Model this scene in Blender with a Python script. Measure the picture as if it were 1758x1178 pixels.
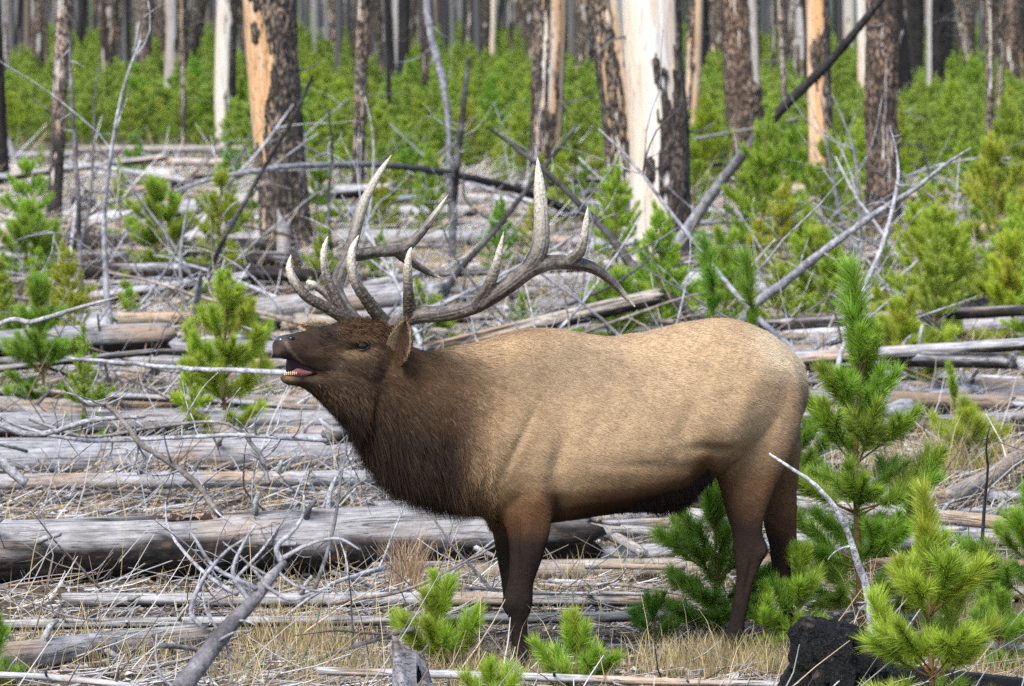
import bpy, math, random
import numpy as np
from mathutils import Vector, Matrix
from mathutils.bvhtree import BVHTree

# ------------------------------------------------------------------ camera, sky, sun, exposure
for o in list(bpy.data.objects):
    bpy.data.objects.remove(o)
SC = bpy.context.scene
COL = SC.collection
RNG = np.random.RandomState(7)
random.seed(7)

F, CX, CY = 8954.0, 879.0, 589.0            # focal length and centre in photograph pixels
CAM = np.array([0.0, -22.0, 3.0])
PITCH = math.atan((589 + 71) / F)
cam_data = bpy.data.cameras.new('camera')
cam_data.sensor_width = 36.0
cam_data.lens = F / 1758.0 * 36.0
cam_data.clip_start = 0.5
cam_data.clip_end = 3000
cam_data.dof.use_dof = True
cam_data.dof.focus_distance = 21.85
cam_data.dof.aperture_fstop = 7.0
cam = bpy.data.objects.new('camera', cam_data)
cam.location = CAM
cam.rotation_euler = (math.radians(90) - PITCH, 0, 0)
COL.objects.link(cam)
SC.camera = cam

SUN_EL, SUN_AZ = math.radians(51), math.radians(208)   # azimuth clockwise from +y
world = bpy.data.worlds.new('World')
SC.world = world
world.use_nodes = True
wn = world.node_tree
for n in list(wn.nodes):
    wn.nodes.remove(n)
sky = wn.nodes.new('ShaderNodeTexSky')
sky.sky_type = 'NISHITA'
sky.sun_disc = False
sky.sun_elevation = SUN_EL
sky.sun_rotation = SUN_AZ
sky.air_density = 1.0
sky.dust_density = 1.2
bg = wn.nodes.new('ShaderNodeBackground')
bg.inputs['Strength'].default_value = 0.072
wo = wn.nodes.new('ShaderNodeOutputWorld')
wn.links.new(sky.outputs[0], bg.inputs[0])
wn.links.new(bg.outputs[0], wo.inputs[0])

sun_data = bpy.data.lights.new('sun', 'SUN')
sun_data.energy = 1.5
sun_data.angle = math.radians(24)
sun_data.color = (1.0, 0.975, 0.94)
sun = bpy.data.objects.new('sun', sun_data)
sd = Vector((math.sin(SUN_AZ) * math.cos(SUN_EL), math.cos(SUN_AZ) * math.cos(SUN_EL), math.sin(SUN_EL)))
sun.rotation_euler = sd.to_track_quat('Z', 'Y').to_euler()
sun.location = (0, 0, 40)
COL.objects.link(sun)

SC.view_settings.view_transform = 'Standard'
SC.view_settings.look = 'None'
SC.view_settings.gamma = 1
SC.view_settings.use_curve_mapping = False
SC.view_settings.exposure = 2.15
SC.render.engine = 'CYCLES'
SC.cycles.max_bounces = 6
SC.cycles.diffuse_bounces = 3
SC.cycles.glossy_bounces = 2
SC.cycles.transmission_bounces = 3
SC.cycles.use_denoising = False

# ------------------------------------------------------------------ small maths
_cp, _sp = math.cos(PITCH), math.sin(PITCH)
RV = np.array([1.0, 0, 0]); FV = np.array([0, _cp, -_sp]); UV = np.array([0, _sp, _cp])

def ray(px, py):
    return RV * (px - CX) / F + UV * (CY - py) / F + FV
def at_depth(px, py, y):            # the point of the place seen at a pixel, on the upright plane y
    d = ray(px, py)
    return CAM + d * ((y - CAM[1]) / d[1])
def on_level(px, py, z=0.0):        # ... on the level plane z
    d = ray(px, py)
    return CAM + d * ((z - CAM[2]) / d[2])
def project(P):
    P = np.asarray(P, float) - CAM
    w = P @ FV
    return np.stack([CX + F * (P @ RV) / w, CY - F * (P @ UV) / w], -1)

def sstep(a, b, x):
    t = np.clip((np.asarray(x, float) - a) / (b - a), 0, 1)
    return t * t * (3 - 2 * t)
def lerp(a, b, t):
    return a + (b - a) * t
def nrm(v):
    return v / np.maximum(np.linalg.norm(v, axis=-1, keepdims=True), 1e-9)

def _hash(ix, iy, iz, seed):
    h = (np.atleast_1d(ix * 374761393 + iy * 668265263 + iz * 2147483647 + seed * 974711) & 0xFFFFFFFF).astype(np.uint64)
    u = np.uint64
    h = ((h ^ (h >> u(13))) * u(1274126177)) & u(0xFFFFFFFF)
    h = ((h ^ (h >> u(15))) * u(2246822519)) & u(0xFFFFFFFF)
    return ((h ^ (h >> u(16))) & u(0xFFFFFF)).astype(float) / float(0xFFFFFF)
def vnoise(p, seed=0):              # value noise, 0..1
    p = np.asarray(p, float)
    i = np.floor(p).astype(np.int64); f = p - i; f = f * f * (3 - 2 * f)
    out = 0
    for dx in (0, 1):
        for dy in (0, 1):
            for dz in (0, 1):
                w = (f[..., 0] if dx else 1 - f[..., 0]) * (f[..., 1] if dy else 1 - f[..., 1]) * (f[..., 2] if dz else 1 - f[..., 2])
                out = out + w * _hash(i[..., 0] + dx, i[..., 1] + dy, i[..., 2] + dz, seed)
    return out
def fbm(p, octaves=4, seed=0):
    p = np.asarray(p, float); s = 0; a = 1.0; t = 0
    for k in range(octaves):
        s = s + a * vnoise(p * (2.03 ** k), seed + 17 * k); t += a; a *= 0.52
    return s / t

def spline(pts, n):                 # Catmull-Rom through the rows of pts, n samples
    pts = np.asarray(pts, float)
    if len(pts) == 2:
        t = np.linspace(0, 1, n)[:, None]
        return pts[0] + (pts[1] - pts[0]) * t
    k = len(pts)
    P = np.vstack([2 * pts[0] - pts[1], pts, 2 * pts[-1] - pts[-2]])
    u = np.linspace(0, k - 1 - 1e-9, n); i = u.astype(int); t = (u - i)[:, None]
    p0, p1, p2, p3 = P[i], P[i + 1], P[i + 2], P[i + 3]
    return 0.5 * (2 * p1 + (p2 - p0) * t + (2 * p0 - 5 * p1 + 4 * p2 - p3) * t * t + (3 * p1 - p0 - 3 * p2 + p3) * t ** 3)

# ------------------------------------------------------------------ mesh helpers
class Geo:
    """collects vertices, faces and one float and one colour attribute; build() links them as ONE mesh"""
    def __init__(s):
        s.v = []; s.q = []; s.t = []; s.n = 0; s.at = {}
    def add(s, v, quads=None, tris=None, **at):
        v = np.asarray(v, float).reshape(-1, 3)
        s.v.append(v)
        if quads is not None and len(quads): s.q.append(np.asarray(quads, np.int64) + s.n)
        if tris is not None and len(tris): s.t.append(np.asarray(tris, np.int64) + s.n)
        for k, a in at.items():
            a = np.asarray(a, float)
            s.at.setdefault(k, []).append((s.n, len(v), a))
        s.n += len(v)
        return s
    def mesh(s, name, mat=None, smooth=True):
        me = bpy.data.meshes.new(name)
        V = np.vstack(s.v)
        q = np.vstack(s.q) if s.q else np.zeros((0, 4), np.int64)
        t = np.vstack(s.t) if s.t else np.zeros((0, 3), np.int64)
        me.vertices.add(len(V)); me.vertices.foreach_set('co', V.astype(np.float32).ravel())
        nl = q.size + t.size
        me.loops.add(nl)
        me.loops.foreach_set('vertex_index', np.concatenate([q.ravel(), t.ravel()]).astype(np.int32))
        me.polygons.add(len(q) + len(t))
        st = np.concatenate([np.arange(len(q)) * 4, q.size + np.arange(len(t)) * 3]).astype(np.int32)
        me.polygons.foreach_set('loop_start', st)
        me.polygons.foreach_set('use_smooth', np.full(len(q) + len(t), smooth))
        for k, parts in s.at.items():
            col = any(a.ndim == 2 for _, n, a in parts)
            if col:
                A = np.ones((len(V), 4), np.float32) * 0.5; A[:, 3] = 1
                for st_, n, a in parts: A[st_:st_ + n, :3] = a
                me.attributes.new(k, 'FLOAT_COLOR', 'POINT').data.foreach_set('color', A.ravel())
            else:
                A = np.zeros(len(V), np.float32)
                for st_, n, a in parts: A[st_:st_ + n] = a
                me.attributes.new(k, 'FLOAT', 'POINT').data.foreach_set('value', A)
        me.update(calc_edges=True)
        me.validate()
        if mat: me.materials.append(mat)
        return me
    def build(s, name, mat, parent=None, smooth=True):
        return link(name, s.mesh(name, mat, smooth), parent)

def link(name, me, parent=None, loc=None):
    o = bpy.data.objects.new(name, me)
    COL.objects.link(o)
    if parent is not None: o.parent = parent
    if loc is not None: o.location = loc
    return o
def tag(o, label=None, cat=None, group=None, kind=None):
    if label: o['label'] = label
    if cat: o['category'] = cat
    if group: o['group'] = group
    if kind: o['kind'] = kind
    return o
def empty(name, loc=(0, 0, 0)):
    return link(name, None, None, loc)

def frames(P):
    T = nrm(np.gradient(P, axis=0))
    N = np.zeros_like(P); B = np.zeros_like(P)
    a = np.array([0, 0, 1.0]) if abs(T[0, 2]) < 0.8 else np.array([0, 1.0, 0])
    n = nrm(np.cross(np.cross(T[0], a), T[0]))
    for i in range(len(P)):
        n = nrm(n - T[i] * (n @ T[i])); N[i] = n; B[i] = np.cross(T[i], n)
    return T, N, B
def tube(P, R, sides=8, caps=True):
    """vertices, quads, tris, and (along 0..1, angle) of a tapered tube"""
    P = np.asarray(P, float); R = np.broadcast_to(np.asarray(R, float), (len(P),))
    T, N, B = frames(P)
    th = np.arange(sides) * 2 * np.pi / sides
    V = P[:, None] + R[:, None, None] * (np.cos(th)[None, :, None] * N[:, None] + np.sin(th)[None, :, None] * B[:, None])
    k = len(P)
    i = np.arange(k - 1)[:, None] * sides; j = np.arange(sides)[None]; j2 = (j + 1) % sides
    Q = np.stack([i + j, i + j2, i + sides + j2, i + sides + j], -1).reshape(-1, 4)
    V = V.reshape(-1, 3); tris = []
    if caps:
        V = np.vstack([V, P[0], P[-1]])
        a, b = len(V) - 2, len(V) - 1
        for m in range(sides):
            tris.append((a, (m + 1) % sides, m)); tris.append((b, (k - 1) * sides + m, (k - 1) * sides + (m + 1) % sides))
    return V, Q, np.array(tris, np.int64).reshape(-1, 3)

# ------------------------------------------------------------------ node helpers
class Nodes:
    def __init__(s, name):
        s.m = bpy.data.materials.new(name); s.m.use_nodes = True
        s.t = s.m.node_tree; s.t.nodes.clear()
        s.out = s.t.nodes.new('ShaderNodeOutputMaterial')
    def n(s, typ, **kw):
        d = s.t.nodes.new(typ)
        for k, v in kw.items(): setattr(d, k, v)
        return d
    def put(s, sock, v):
        if hasattr(v, 'is_output') or isinstance(v, bpy.types.NodeSocket): s.t.links.new(v, sock)
        else:
            if isinstance(v, (tuple, list)) and len(v) == 3 and sock.type == 'RGBA': v = (*v, 1)
            sock.default_value = v
    def obj(s): return s.n('ShaderNodeTexCoord').outputs['Object']
    def attr(s, name, what='Color'):
        a = s.n('ShaderNodeAttribute'); a.attribute_name = name
        return a.outputs[what]
    def info(s, what): return s.n('ShaderNodeObjectInfo').outputs[what]
    def mapping(s, v, scale):
        m = s.n('ShaderNodeMapping'); s.put(m.inputs[0], v); m.inputs['Scale'].default_value = scale
        return m.outputs[0]
    def shift(s, v, amount=37.0):   # each object its own piece of the noise
        w = s.n('ShaderNodeVectorMath', operation='ADD'); s.put(w.inputs[0], v)
        r = s.n('ShaderNodeMath', operation='MULTIPLY'); s.put(r.inputs[0], s.info('Random')); r.inputs[1].default_value = amount
        s.put(w.inputs[1], r.outputs[0]); return w.outputs[0]
    def noise(s, v, scale=5.0, detail=4.0, rough=0.55, dist=0.0):
        d = s.n('ShaderNodeTexNoise'); s.put(d.inputs['Vector'], v)
        d.inputs['Scale'].default_value = scale; d.inputs['Detail'].default_value = detail
        d.inputs['Roughness'].default_value = rough; d.inputs['Distortion'].default_value = dist
        return d.outputs['Fac']
    def ramp(s, v, stops, interp='LINEAR'):
        r = s.n('ShaderNodeValToRGB'); s.put(r.inputs[0], v); e = r.color_ramp
        e.interpolation = interp
        while len(e.elements) < len(stops): e.elements.new(0.5)
        for el, (p, c) in zip(e.elements, stops):
            el.position = p; el.color = (c, c, c, 1) if not isinstance(c, (tuple, list)) else (*c, 1)
        return r.outputs[0]
    def mix(s, f, a, b, mode='MIX'):
        m = s.n('ShaderNodeMix', data_type='RGBA', blend_type=mode, clamp_factor=True)
        s.put(m.inputs[0], f); s.put(m.inputs[6], a); s.put(m.inputs[7], b)
        return m.outputs[2]
    def math(s, op, a, b=0.0, clamp=False):
        m = s.n('ShaderNodeMath', operation=op, use_clamp=clamp); s.put(m.inputs[0], a); s.put(m.inputs[1], b)
        return m.outputs[0]
    def bump(s, h, strength=0.5, dist=0.01):
        b = s.n('ShaderNodeBump'); s.put(b.inputs['Height'], h)
        b.inputs['Strength'].default_value = strength; b.inputs['Distance'].default_value = dist
        return b.outputs[0]
    def done(s, color, rough=0.8, normal=None, spec=0.3, sheen=0.0, translucent=None):
        p = s.n('ShaderNodeBsdfPrincipled')
        s.put(p.inputs['Base Color'], color); s.put(p.inputs['Roughness'], rough)
        p.inputs['Specular IOR Level'].default_value = spec
        if sheen: p.inputs['Sheen Weight'].default_value = sheen
        if normal is not None: s.put(p.inputs['Normal'], normal)
        sh = p.outputs[0]
        if translucent:
            tr = s.n('ShaderNodeBsdfTranslucent'); s.put(tr.inputs[0], color)
            mx = s.n('ShaderNodeMixShader'); mx.inputs[0].default_value = translucent
            s.put(mx.inputs[1], sh); s.put(mx.inputs[2], tr.outputs[0]); sh = mx.outputs[0]
        s.t.links.new(sh, s.out.inputs[0])
        return s.m

# ------------------------------------------------------------------ materials
def mat_log():
    k = Nodes('weathered_wood')
    o = k.shift(k.obj())
    g0 = k.noise(k.mapping(o, (3.2, 26, 26)), 2.2, 8, 0.68, 0.5)        # grain along the stem
    g1 = k.noise(k.mapping(o, (5, 9, 9)), 2.0, 5, 0.65)
    g = k.math('ADD', k.math('MULTIPLY', g0, .68), k.math('MULTIPLY', g1, .32))
    big = k.noise(k.mapping(o, (1.0, 3, 3)), 1.6, 3, 0.5)
    crk = k.noise(k.mapping(o, (0.45, 16, 16)), 2.0, 3, 0.5, 0.15)
    base = k.ramp(g, [(0.28, (0.065, 0.06, 0.062)), (0.44, (0.19, 0.185, 0.19)), (0.60, (0.335, 0.332, 0.345)), (0.85, (0.47, 0.47, 0.485))])
    warm = k.ramp(g, [(0.25, (0.09, 0.06, 0.035)), (0.5, (0.27, 0.19, 0.125)), (0.8, (0.43, 0.33, 0.23))])
    c = k.mix(k.ramp(big, [(0.52, 0.0), (0.66, 0.85)]), base, warm)
    c = k.mix(1.0, c, k.info('Color'), 'MULTIPLY')
    cl = k.ramp(crk, [(0.485, 0.0), (0.5, 1.0), (0.515, 0.0)])
    c = k.mix(k.math('MULTIPLY', cl, 0.75), c, (0.018, 0.016, 0.015))
    ch = k.attr('char', 'Fac')
    fl = k.noise(k.mapping(o, (8, 22, 22)), 1.5, 4, 0.6)
    chc = k.ramp(fl, [(0.35, (0.006, 0.006, 0.006)), (0.55, (0.022, 0.018, 0.016)), (0.7, (0.10, 0.058, 0.034))])
    c = k.mix(ch, c, chc)
    h = k.math('SUBTRACT', g, k.math('MULTIPLY', cl, 0.6))
    return k.done(c, 0.78, k.bump(h, 0.7, 0.012), 0.25)
def mat_twig():
    k = Nodes('dead_branch')
    o = k.shift(k.obj())
    g = k.noise(k.mapping(o, (3, 3, 3)), 6, 4, 0.6)
    c = k.ramp(g, [(0.3, (0.12, 0.11, 0.105)), (0.5, (0.27, 0.265, 0.27)), (0.75, (0.46, 0.455, 0.46))])
    c = k.mix(1.0, c, k.info('Color'), 'MULTIPLY')
    c = k.mix(k.attr('char', 'Fac'), c, k.ramp(g, [(0.35, (0.006, 0.006, 0.006)), (0.62, (0.026, 0.022, 0.021)), (0.75, (0.11, 0.10, 0.095))]))
    f = k.noise(o, 55, 5, 0.7)
    c = k.mix(k.ramp(f, [(0.36, 0.75), (0.52, 0.0)]), c, (0.05, 0.043, 0.04))
    return k.done(c, 0.8, k.bump(f, 0.8, 0.008), 0.25)
def mat_snag():
    k = Nodes('bare_standing_wood')
    o = k.shift(k.obj())
    g = k.noise(k.mapping(o, (22, 22, 1.0)), 2.0, 6, 0.62, 0.3)
    big = k.noise(k.mapping(o, (4, 4, 1.0)), 1.3, 3, 0.5)
    w = k.ramp(g, [(0.28, (0.26, 0.22, 0.18)), (0.45, (0.50, 0.45, 0.385)), (0.8, (0.68, 0.63, 0.56))])
    t = k.ramp(g, [(0.28, (0.26, 0.14, 0.065)), (0.5, (0.48, 0.28, 0.14)), (0.8, (0.66, 0.45, 0.26))])
    c = k.mix(k.ramp(big, [(0.45, 0.0), (0.7, 0.6)]), w, (0.44, 0.44, 0.45))
    c = k.mix(k.attr('warm', 'Fac'), c, t)
    c = k.mix(1.0, c, k.info('Color'), 'MULTIPLY')
    soot = k.noise(k.mapping(o, (14, 14, 5)), 2, 5, 0.65)
    c = k.mix(k.math('MULTIPLY', k.ramp(soot, [(0.55, 0.0), (0.66, 0.9)]), k.attr('soot', 'Fac')), c, (0.02, 0.018, 0.017))
    return k.done(c, 0.75, k.bump(g, 0.6, 0.012), 0.2)
def mat_bark():
    k = Nodes('charred_bark')
    o = k.shift(k.obj())
    v = k.n('ShaderNodeTexVoronoi'); k.put(v.inputs['Vector'], k.mapping(o, (26, 26, 11))); v.inputs['Scale'].default_value = 1.0
    n1 = k.noise(k.mapping(o, (20, 20, 9)), 1.6, 6, 0.65)
    n2 = k.noise(k.mapping(o, (5, 5, 2)), 1.0, 3, 0.5)
    n3 = k.noise(k.mapping(o, (3.5, 3.5, 1.6)), 1.3, 4, 0.6)
    fleck = k.math('MULTIPLY', k.ramp(n1, [(0.49, 0.0), (0.56, 1.0)]), k.ramp(n3, [(0.34, 0.15), (0.56, 1.0)]))
    amt = k.attr('fleck', 'Fac')
    base = k.ramp(n2, [(0.3, (0.010, 0.0095, 0.009)), (0.6, (0.028, 0.022, 0.019)), (0.8, (0.055, 0.042, 0.036))])
    fc = k.ramp(n2, [(0.3, (0.20, 0.155, 0.12)), (0.5, (0.31, 0.225, 0.155)), (0.75, (0.40, 0.36, 0.32))])
    c = k.mix(k.math('MULTIPLY', fleck, amt), base, fc)
    c = k.mix(1.0, c, k.info('Color'), 'MULTIPLY')
    h = k.math('ADD', n1, k.math('MULTIPLY', v.outputs['Distance'], 0.6))
    return k.done(c, 0.82, k.bump(h, 0.9, 0.03), 0.3)
def mat_char():
    k = Nodes('black_char')
    o = k.shift(k.obj())
    n1 = k.noise(k.mapping(o, (14, 14, 7)), 2.2, 6, 0.68, 0.6)
    n2 = k.noise(o, 60, 4, 0.7)
    c = k.ramp(n1, [(0.3, (0.003, 0.003, 0.003)), (0.6, (0.007, 0.007, 0.007)), (0.8, (0.02, 0.019, 0.02))])
    c = k.mix(k.attr('char', 'Fac'), (0.15, 0.10, 0.075), c)
    h = k.math('ADD', n1, k.math('MULTIPLY', n2, 0.5))
    return k.done(c, 0.5, k.bump(h, 1.0, 0.05), 0.3)
def mat_needle():
    k = Nodes('pine_needles')
    t = k.attr('tone', 'Fac')
    c = k.ramp(t, [(0.0, (0.11, 0.165, 0.027)), (0.5, (0.255, 0.345, 0.053)), (1.0, (0.40, 0.49, 0.10))])
    c = k.mix(1.0, c, k.info('Color'), 'MULTIPLY')
    return k.done(c, 0.5, None, 0.3, translucent=0.42)
def mat_attr(name, rough=0.8, spec=0.25, sheen=0.0, tr=None, color='Col', bumpy=None):
    k = Nodes(name)
    nm = k.bump(k.noise(k.obj(), *bumpy[:3]), bumpy[3], bumpy[4]) if bumpy else None
    return k.done(k.attr(color), rough, nm, spec, sheen, tr)
def mat_plain(name, col, rough=0.6, spec=0.4, var=0.0):
    k = Nodes(name)
    n = k.noise(k.obj(), 30, 4, 0.6)
    c = k.ramp(n, [(0.3, tuple(x * (1 - var) for x in col)), (0.7, tuple(x * (1 + var) for x in col))])
    return k.done(c, rough, k.bump(n, 0.2, 0.003), spec)
def mat_ground():
    k = Nodes('forest_floor')
    o = k.obj()
    a = k.noise(o, 1.3, 5, 0.6); b = k.noise(o, 16, 6, 0.7); d = k.noise(o, 70, 4, 0.7)
    c = k.ramp(b, [(0.3, (0.022, 0.017, 0.014)), (0.5, (0.085, 0.068, 0.054)), (0.68, (0.20, 0.17, 0.145)), (0.8, (0.32, 0.29, 0.27))])
    c2 = k.ramp(d, [(0.3, (0.035, 0.026, 0.02)), (0.55, (0.14, 0.105, 0.07)), (0.75, (0.29, 0.235, 0.16))])
    c = k.mix(k.ramp(a, [(0.4, 0.15), (0.62, 0.85)]), c, c2)
    gr = k.noise(o, 3.1, 4, 0.6)
    c = k.mix(k.math('MULTIPLY', k.ramp(gr, [(0.55, 0.0), (0.7, 0.75)]), 0.6), c, (0.085, 0.10, 0.03))
    c = k.mix(k.attr('far', 'Fac'), c, (0.075, 0.12, 0.022))
    return k.done(c, 0.95, k.bump(k.math('ADD', b, d), 0.8, 0.03), 0.1)
def mat_antler():
    k = Nodes('antler_bone')
    o = k.obj()
    tip = k.attr('tip', 'Fac')
    n = k.noise(o, 95, 4, 0.65); g = k.noise(o, 34, 5, 0.6)
    dark = k.ramp(n, [(0.36, (0.024, 0.018, 0.014)), (0.52, (0.070, 0.054, 0.041)), (0.63, (0.13, 0.102, 0.075)), (0.74, (0.30, 0.245, 0.165))])
    pale = k.ramp(n, [(0.3, (0.24, 0.195, 0.14)), (0.45, (0.46, 0.405, 0.32)), (0.7, (0.62, 0.575, 0.49))])
    mid = k.ramp(g, [(0.35, (0.045, 0.037, 0.031)), (0.6, (0.135, 0.112, 0.09)), (0.75, (0.24, 0.205, 0.165))])
    dark = k.mix(k.attr('smooth', 'Fac'), dark, mid)
    c = k.mix(tip, dark, pale)
    c = k.mix(k.math('MULTIPLY', k.attr('groove', 'Fac'), .75), c, (0.022, 0.016, 0.012))
    return k.done(c, 0.5, k.bump(n, 0.6, 0.006), 0.4)

M_LOG, M_TWIG, M_SNAG, M_BARK, M_CHAR = mat_log(), mat_twig(), mat_snag(), mat_bark(), mat_char()
M_NEEDLE, M_GROUND, M_ANTLER = mat_needle(), mat_ground(), mat_antler()
M_STEM = mat_plain('sapling_bark', (0.16, 0.095, 0.045), 0.8, 0.2, 0.4)
M_COAT = mat_attr('elk_coat', 0.85, 0.04, 0.0, bumpy=(60, 4, 0.6, 0.35, 0.006))
M_FUR = mat_attr('elk_fur', 0.75, 0.05)
M_GRASS = mat_attr('dry_grass', 0.7, 0.2, tr=0.3)
M_LITTER = mat_attr('twig_litter', 0.85, 0.15)
M_EYE = mat_plain('eye_gloss', (0.010, 0.006, 0.004), 0.12, 0.35)
M_NOSE = mat_plain('wet_nose', (0.035, 0.032, 0.035), 0.25, 0.6, 0.3)
M_TONGUE = mat_plain('tongue_flesh', (0.24, 0.085, 0.09), 0.4, 0.4, 0.1)
M_TOOTH = mat_plain('tooth_ivory', (0.46, 0.36, 0.22), 0.4, 0.5, 0.1)
M_MOUTH = mat_plain('mouth_lining', (0.016, 0.007, 0.008), 0.6, 0.2, 0.3)
M_HOOF = mat_plain('hoof_horn', (0.02, 0.017, 0.015), 0.5, 0.4, 0.3)
M_CONE = mat_plain('cone_scales', (0.10, 0.085, 0.075), 0.8, 0.2, 0.4)
# ------------------------------------------------------------------ ground
def height(x, y):
    x = np.asarray(x, float); y = np.asarray(y, float)
    p = np.stack([x * 0.9, y * 0.9, np.zeros_like(x)], -1)
    h = (fbm(p, 3, 5) - 0.5) * 0.10 + (fbm(p * 6, 2, 9) - 0.5) * 0.035
    near = 1 - sstep(60, 140, y)
    flat = np.exp(-((x - 0.4) / 1.4) ** 2 - ((y - 0.1) / 0.8) ** 2)
    return h * near * (1 - 0.8 * flat)
def build_ground():
    xs = np.concatenate([-np.geomspace(240, 5, 26), np.linspace(-4.6, 4.6, 150), np.geomspace(5, 240, 26)])
    ys = np.concatenate([np.linspace(-26, -6, 14), np.linspace(-5, 14, 200), np.geomspace(14.3, 900, 110)])
    X, Y = np.meshgrid(xs, ys)
    Z = height(X, Y)
    V = np.stack([X, Y, Z], -1).reshape(-1, 3)
    nx = len(xs); i = (np.arange(len(ys) - 1)[:, None] * nx + np.arange(nx - 1)[None]).ravel()
    Q = np.stack([i, i + 1, i + nx + 1, i + nx], -1)
    g = Geo().add(V, Q, far=sstep(45, 90, V[:, 1]) * 0.85)
    tag(g.build('ground', M_GROUND), kind='structure')
build_ground()

# ------------------------------------------------------------------ the elk
ELK = tag(empty('elk', (0.35, 0.1, 0)), 'bugling bull elk with tan body, dark shaggy neck and branching antlers', 'elk')
EO = np.array([0.35, 0.1, 0.0])
YAW = math.radians(20)
def yc(px):                       # the elk stands turned a little to the camera: depth of its spine
    return math.tan(YAW) * (px - 900) / 407.0
def yh(px):                       # the head is turned more
    return yc(700) + math.tan(math.radians(36)) * (px - 700) / 407.0 + 0.02
def lat(a):
    return np.array([-math.sin(a), math.cos(a), 0.0])
def loft(rings, sub=4, n=28):
    """rings: (top point, bottom point, half width, egg, lateral vector, [square]) -> closed tube through smoothed rings"""
    R = np.array([np.concatenate([a, b, [w, e], l]) for a, b, w, e, l in rings])
    R = spline(R, (len(rings) - 1) * sub + 1)
    th = np.arange(n) * 2 * np.pi / n
    V = []
    for r in R:
        A, B, w, e, l = r[:3], r[3:6], r[6], r[7], nrm(r[8:11])
        c = (A + B) / 2; h = (A - B) / 2
        V.append(c + np.cos(th)[:, None] * h + (np.sin(th) * w * (1 - e * np.cos(th)))[:, None] * l)
    k = len(V); V = np.array(V).reshape(-1, 3)
    i = np.arange(k - 1)[:, None] * n; j = np.arange(n)[None]; j2 = (j + 1) % n
    Q = np.stack([i + j, i + j2, i + n + j2, i + n + j], -1).reshape(-1, 4)
    V = np.vstack([V, V[:n].mean(0), V[-n:].mean(0)]); a, b = len(V) - 2, len(V) - 1
    T = [(a, (m + 1) % n, m) for m in range(n)] + [(b, (k - 1) * n + m, (k - 1) * n + (m + 1) % n) for m in range(n)]
    return V, Q, np.array(T)

L20, L36 = lat(YAW), lat(math.radians(36))
eg = Geo()
torso = [(800, 660, 838, .15, .0), (825, 596, 880, .205, .05), (870, 570, 898, .235, .1), (920, 562, 900, .25, .15), (980, 567, 893, .275, .2), (1040, 577, 883, .295, .2),
         (1100, 570, 874, .305, .15), (1160, 557, 856, .295, .1), (1210, 548, 826, .275, .05), (1260, 548, 796, .255, .0), (1310, 566, 776, .225, .0), (1345, 590, 752, .18, .0), (1372, 618, 712, .11, 0)]
eg.add(*loft([(at_depth(x, t, yc(x)), at_depth(x, b, yc(x)), w, e, L20) for x, t, b, w, e in torso]))
neck = [((880, 572), (850, 890), .21), ((815, 588), (775, 862), .185), ((768, 597), (722, 838), .165), ((735, 602), (672, 812), .15), ((712, 597), (630, 768), .135), ((692, 588), (600, 722), .108), ((668, 590), (580, 690), .08)]
eg.add(*loft([(at_depth(*a, yc((a[0] + b[0]) / 2) if a[0] > 720 else yh((a[0] + b[0]) / 2)), at_depth(*b, yc((a[0] + b[0]) / 2) if a[0] > 720 else yh((a[0] + b[0]) / 2)), w, 0.12, lat(math.radians(20 + 12 * i / 6))) for i, (a, b, w) in enumerate(neck)]))
skull = [((700, 596), (684, 672), .07), ((668, 560), (656, 690), .102), ((634, 548), (616, 684), .106), ((602, 549), (586, 666), .092), ((572, 556), (562, 645), .068), ((546, 562), (540, 637), .056),
         ((521, 568), (518, 627), .050), ((501, 573), (499, 619), .051), ((486, 575), (482, 616), .050), ((475, 581), (473, 611), .038)]
eg.add(*loft([(at_depth(*a, yh((a[0] + b[0]) / 2)), at_depth(*b, yh((a[0] + b[0]) / 2)), w, 0.0, L36) for a, b, w in skull], 5))
jaw = [((640, 640), (604, 736), .085), ((606, 634), (578, 712), .076), ((575, 634), (556, 694), .060), ((546, 642), (536, 677), .046), ((520, 646), (514, 664), .041), ((500, 645), (497, 662), .038), ((486, 643), (485, 656), .029)]
eg.add(*loft([(at_depth(*a, yh((a[0] + b[0]) / 2)), at_depth(*b, yh((a[0] + b[0]) / 2)), w, -0.1, L36) for a, b, w in jaw], 5))
# brow ridge, cheek
def leg(st, y, a=L20, sub=4):
    eg.add(*loft([(at_depth(cx - h, cy, y), at_depth(cx + h, cy, y), w, 0.0, a) for cx, cy, h, w in st], sub, 20))
FRONT_NEAR, FRONT_FAR, HIND_NEAR, HIND_FAR = -0.115, 0.105, 0.255, 0.505
leg([(872, 690, 50, .06), (868, 745, 66, .09), (878, 810, 62, .10), (893, 855, 54, .09), (903, 890, 42, .075), (907, 920, 35, .062), (903, 960, 27, .052), (894, 1000, 22, .043), (889, 1030, 25.5, .044),
     (888, 1046, 24, .042), (890, 1062, 16, .033), (891, 1080, 14.5, .028), (892, 1108, 15, .027), (891, 1126, 17, .03), (889, 1140, 15.5, .028), (887, 1150, 19, .034)], FRONT_NEAR)
leg([(865, 800, 45, .08), (868, 870, 38, .075), (872, 915, 26, .055), (876, 960, 22, .046), (881, 1000, 20, .04), (885, 1032, 20, .04), (888, 1055, 16, .034), (893, 1085, 13, .027), (898, 1108, 13, .027), (900, 1120, 15, .03), (901, 1130, 13.5, .028), (901, 1139, 17, .033)], FRONT_FAR)
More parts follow.
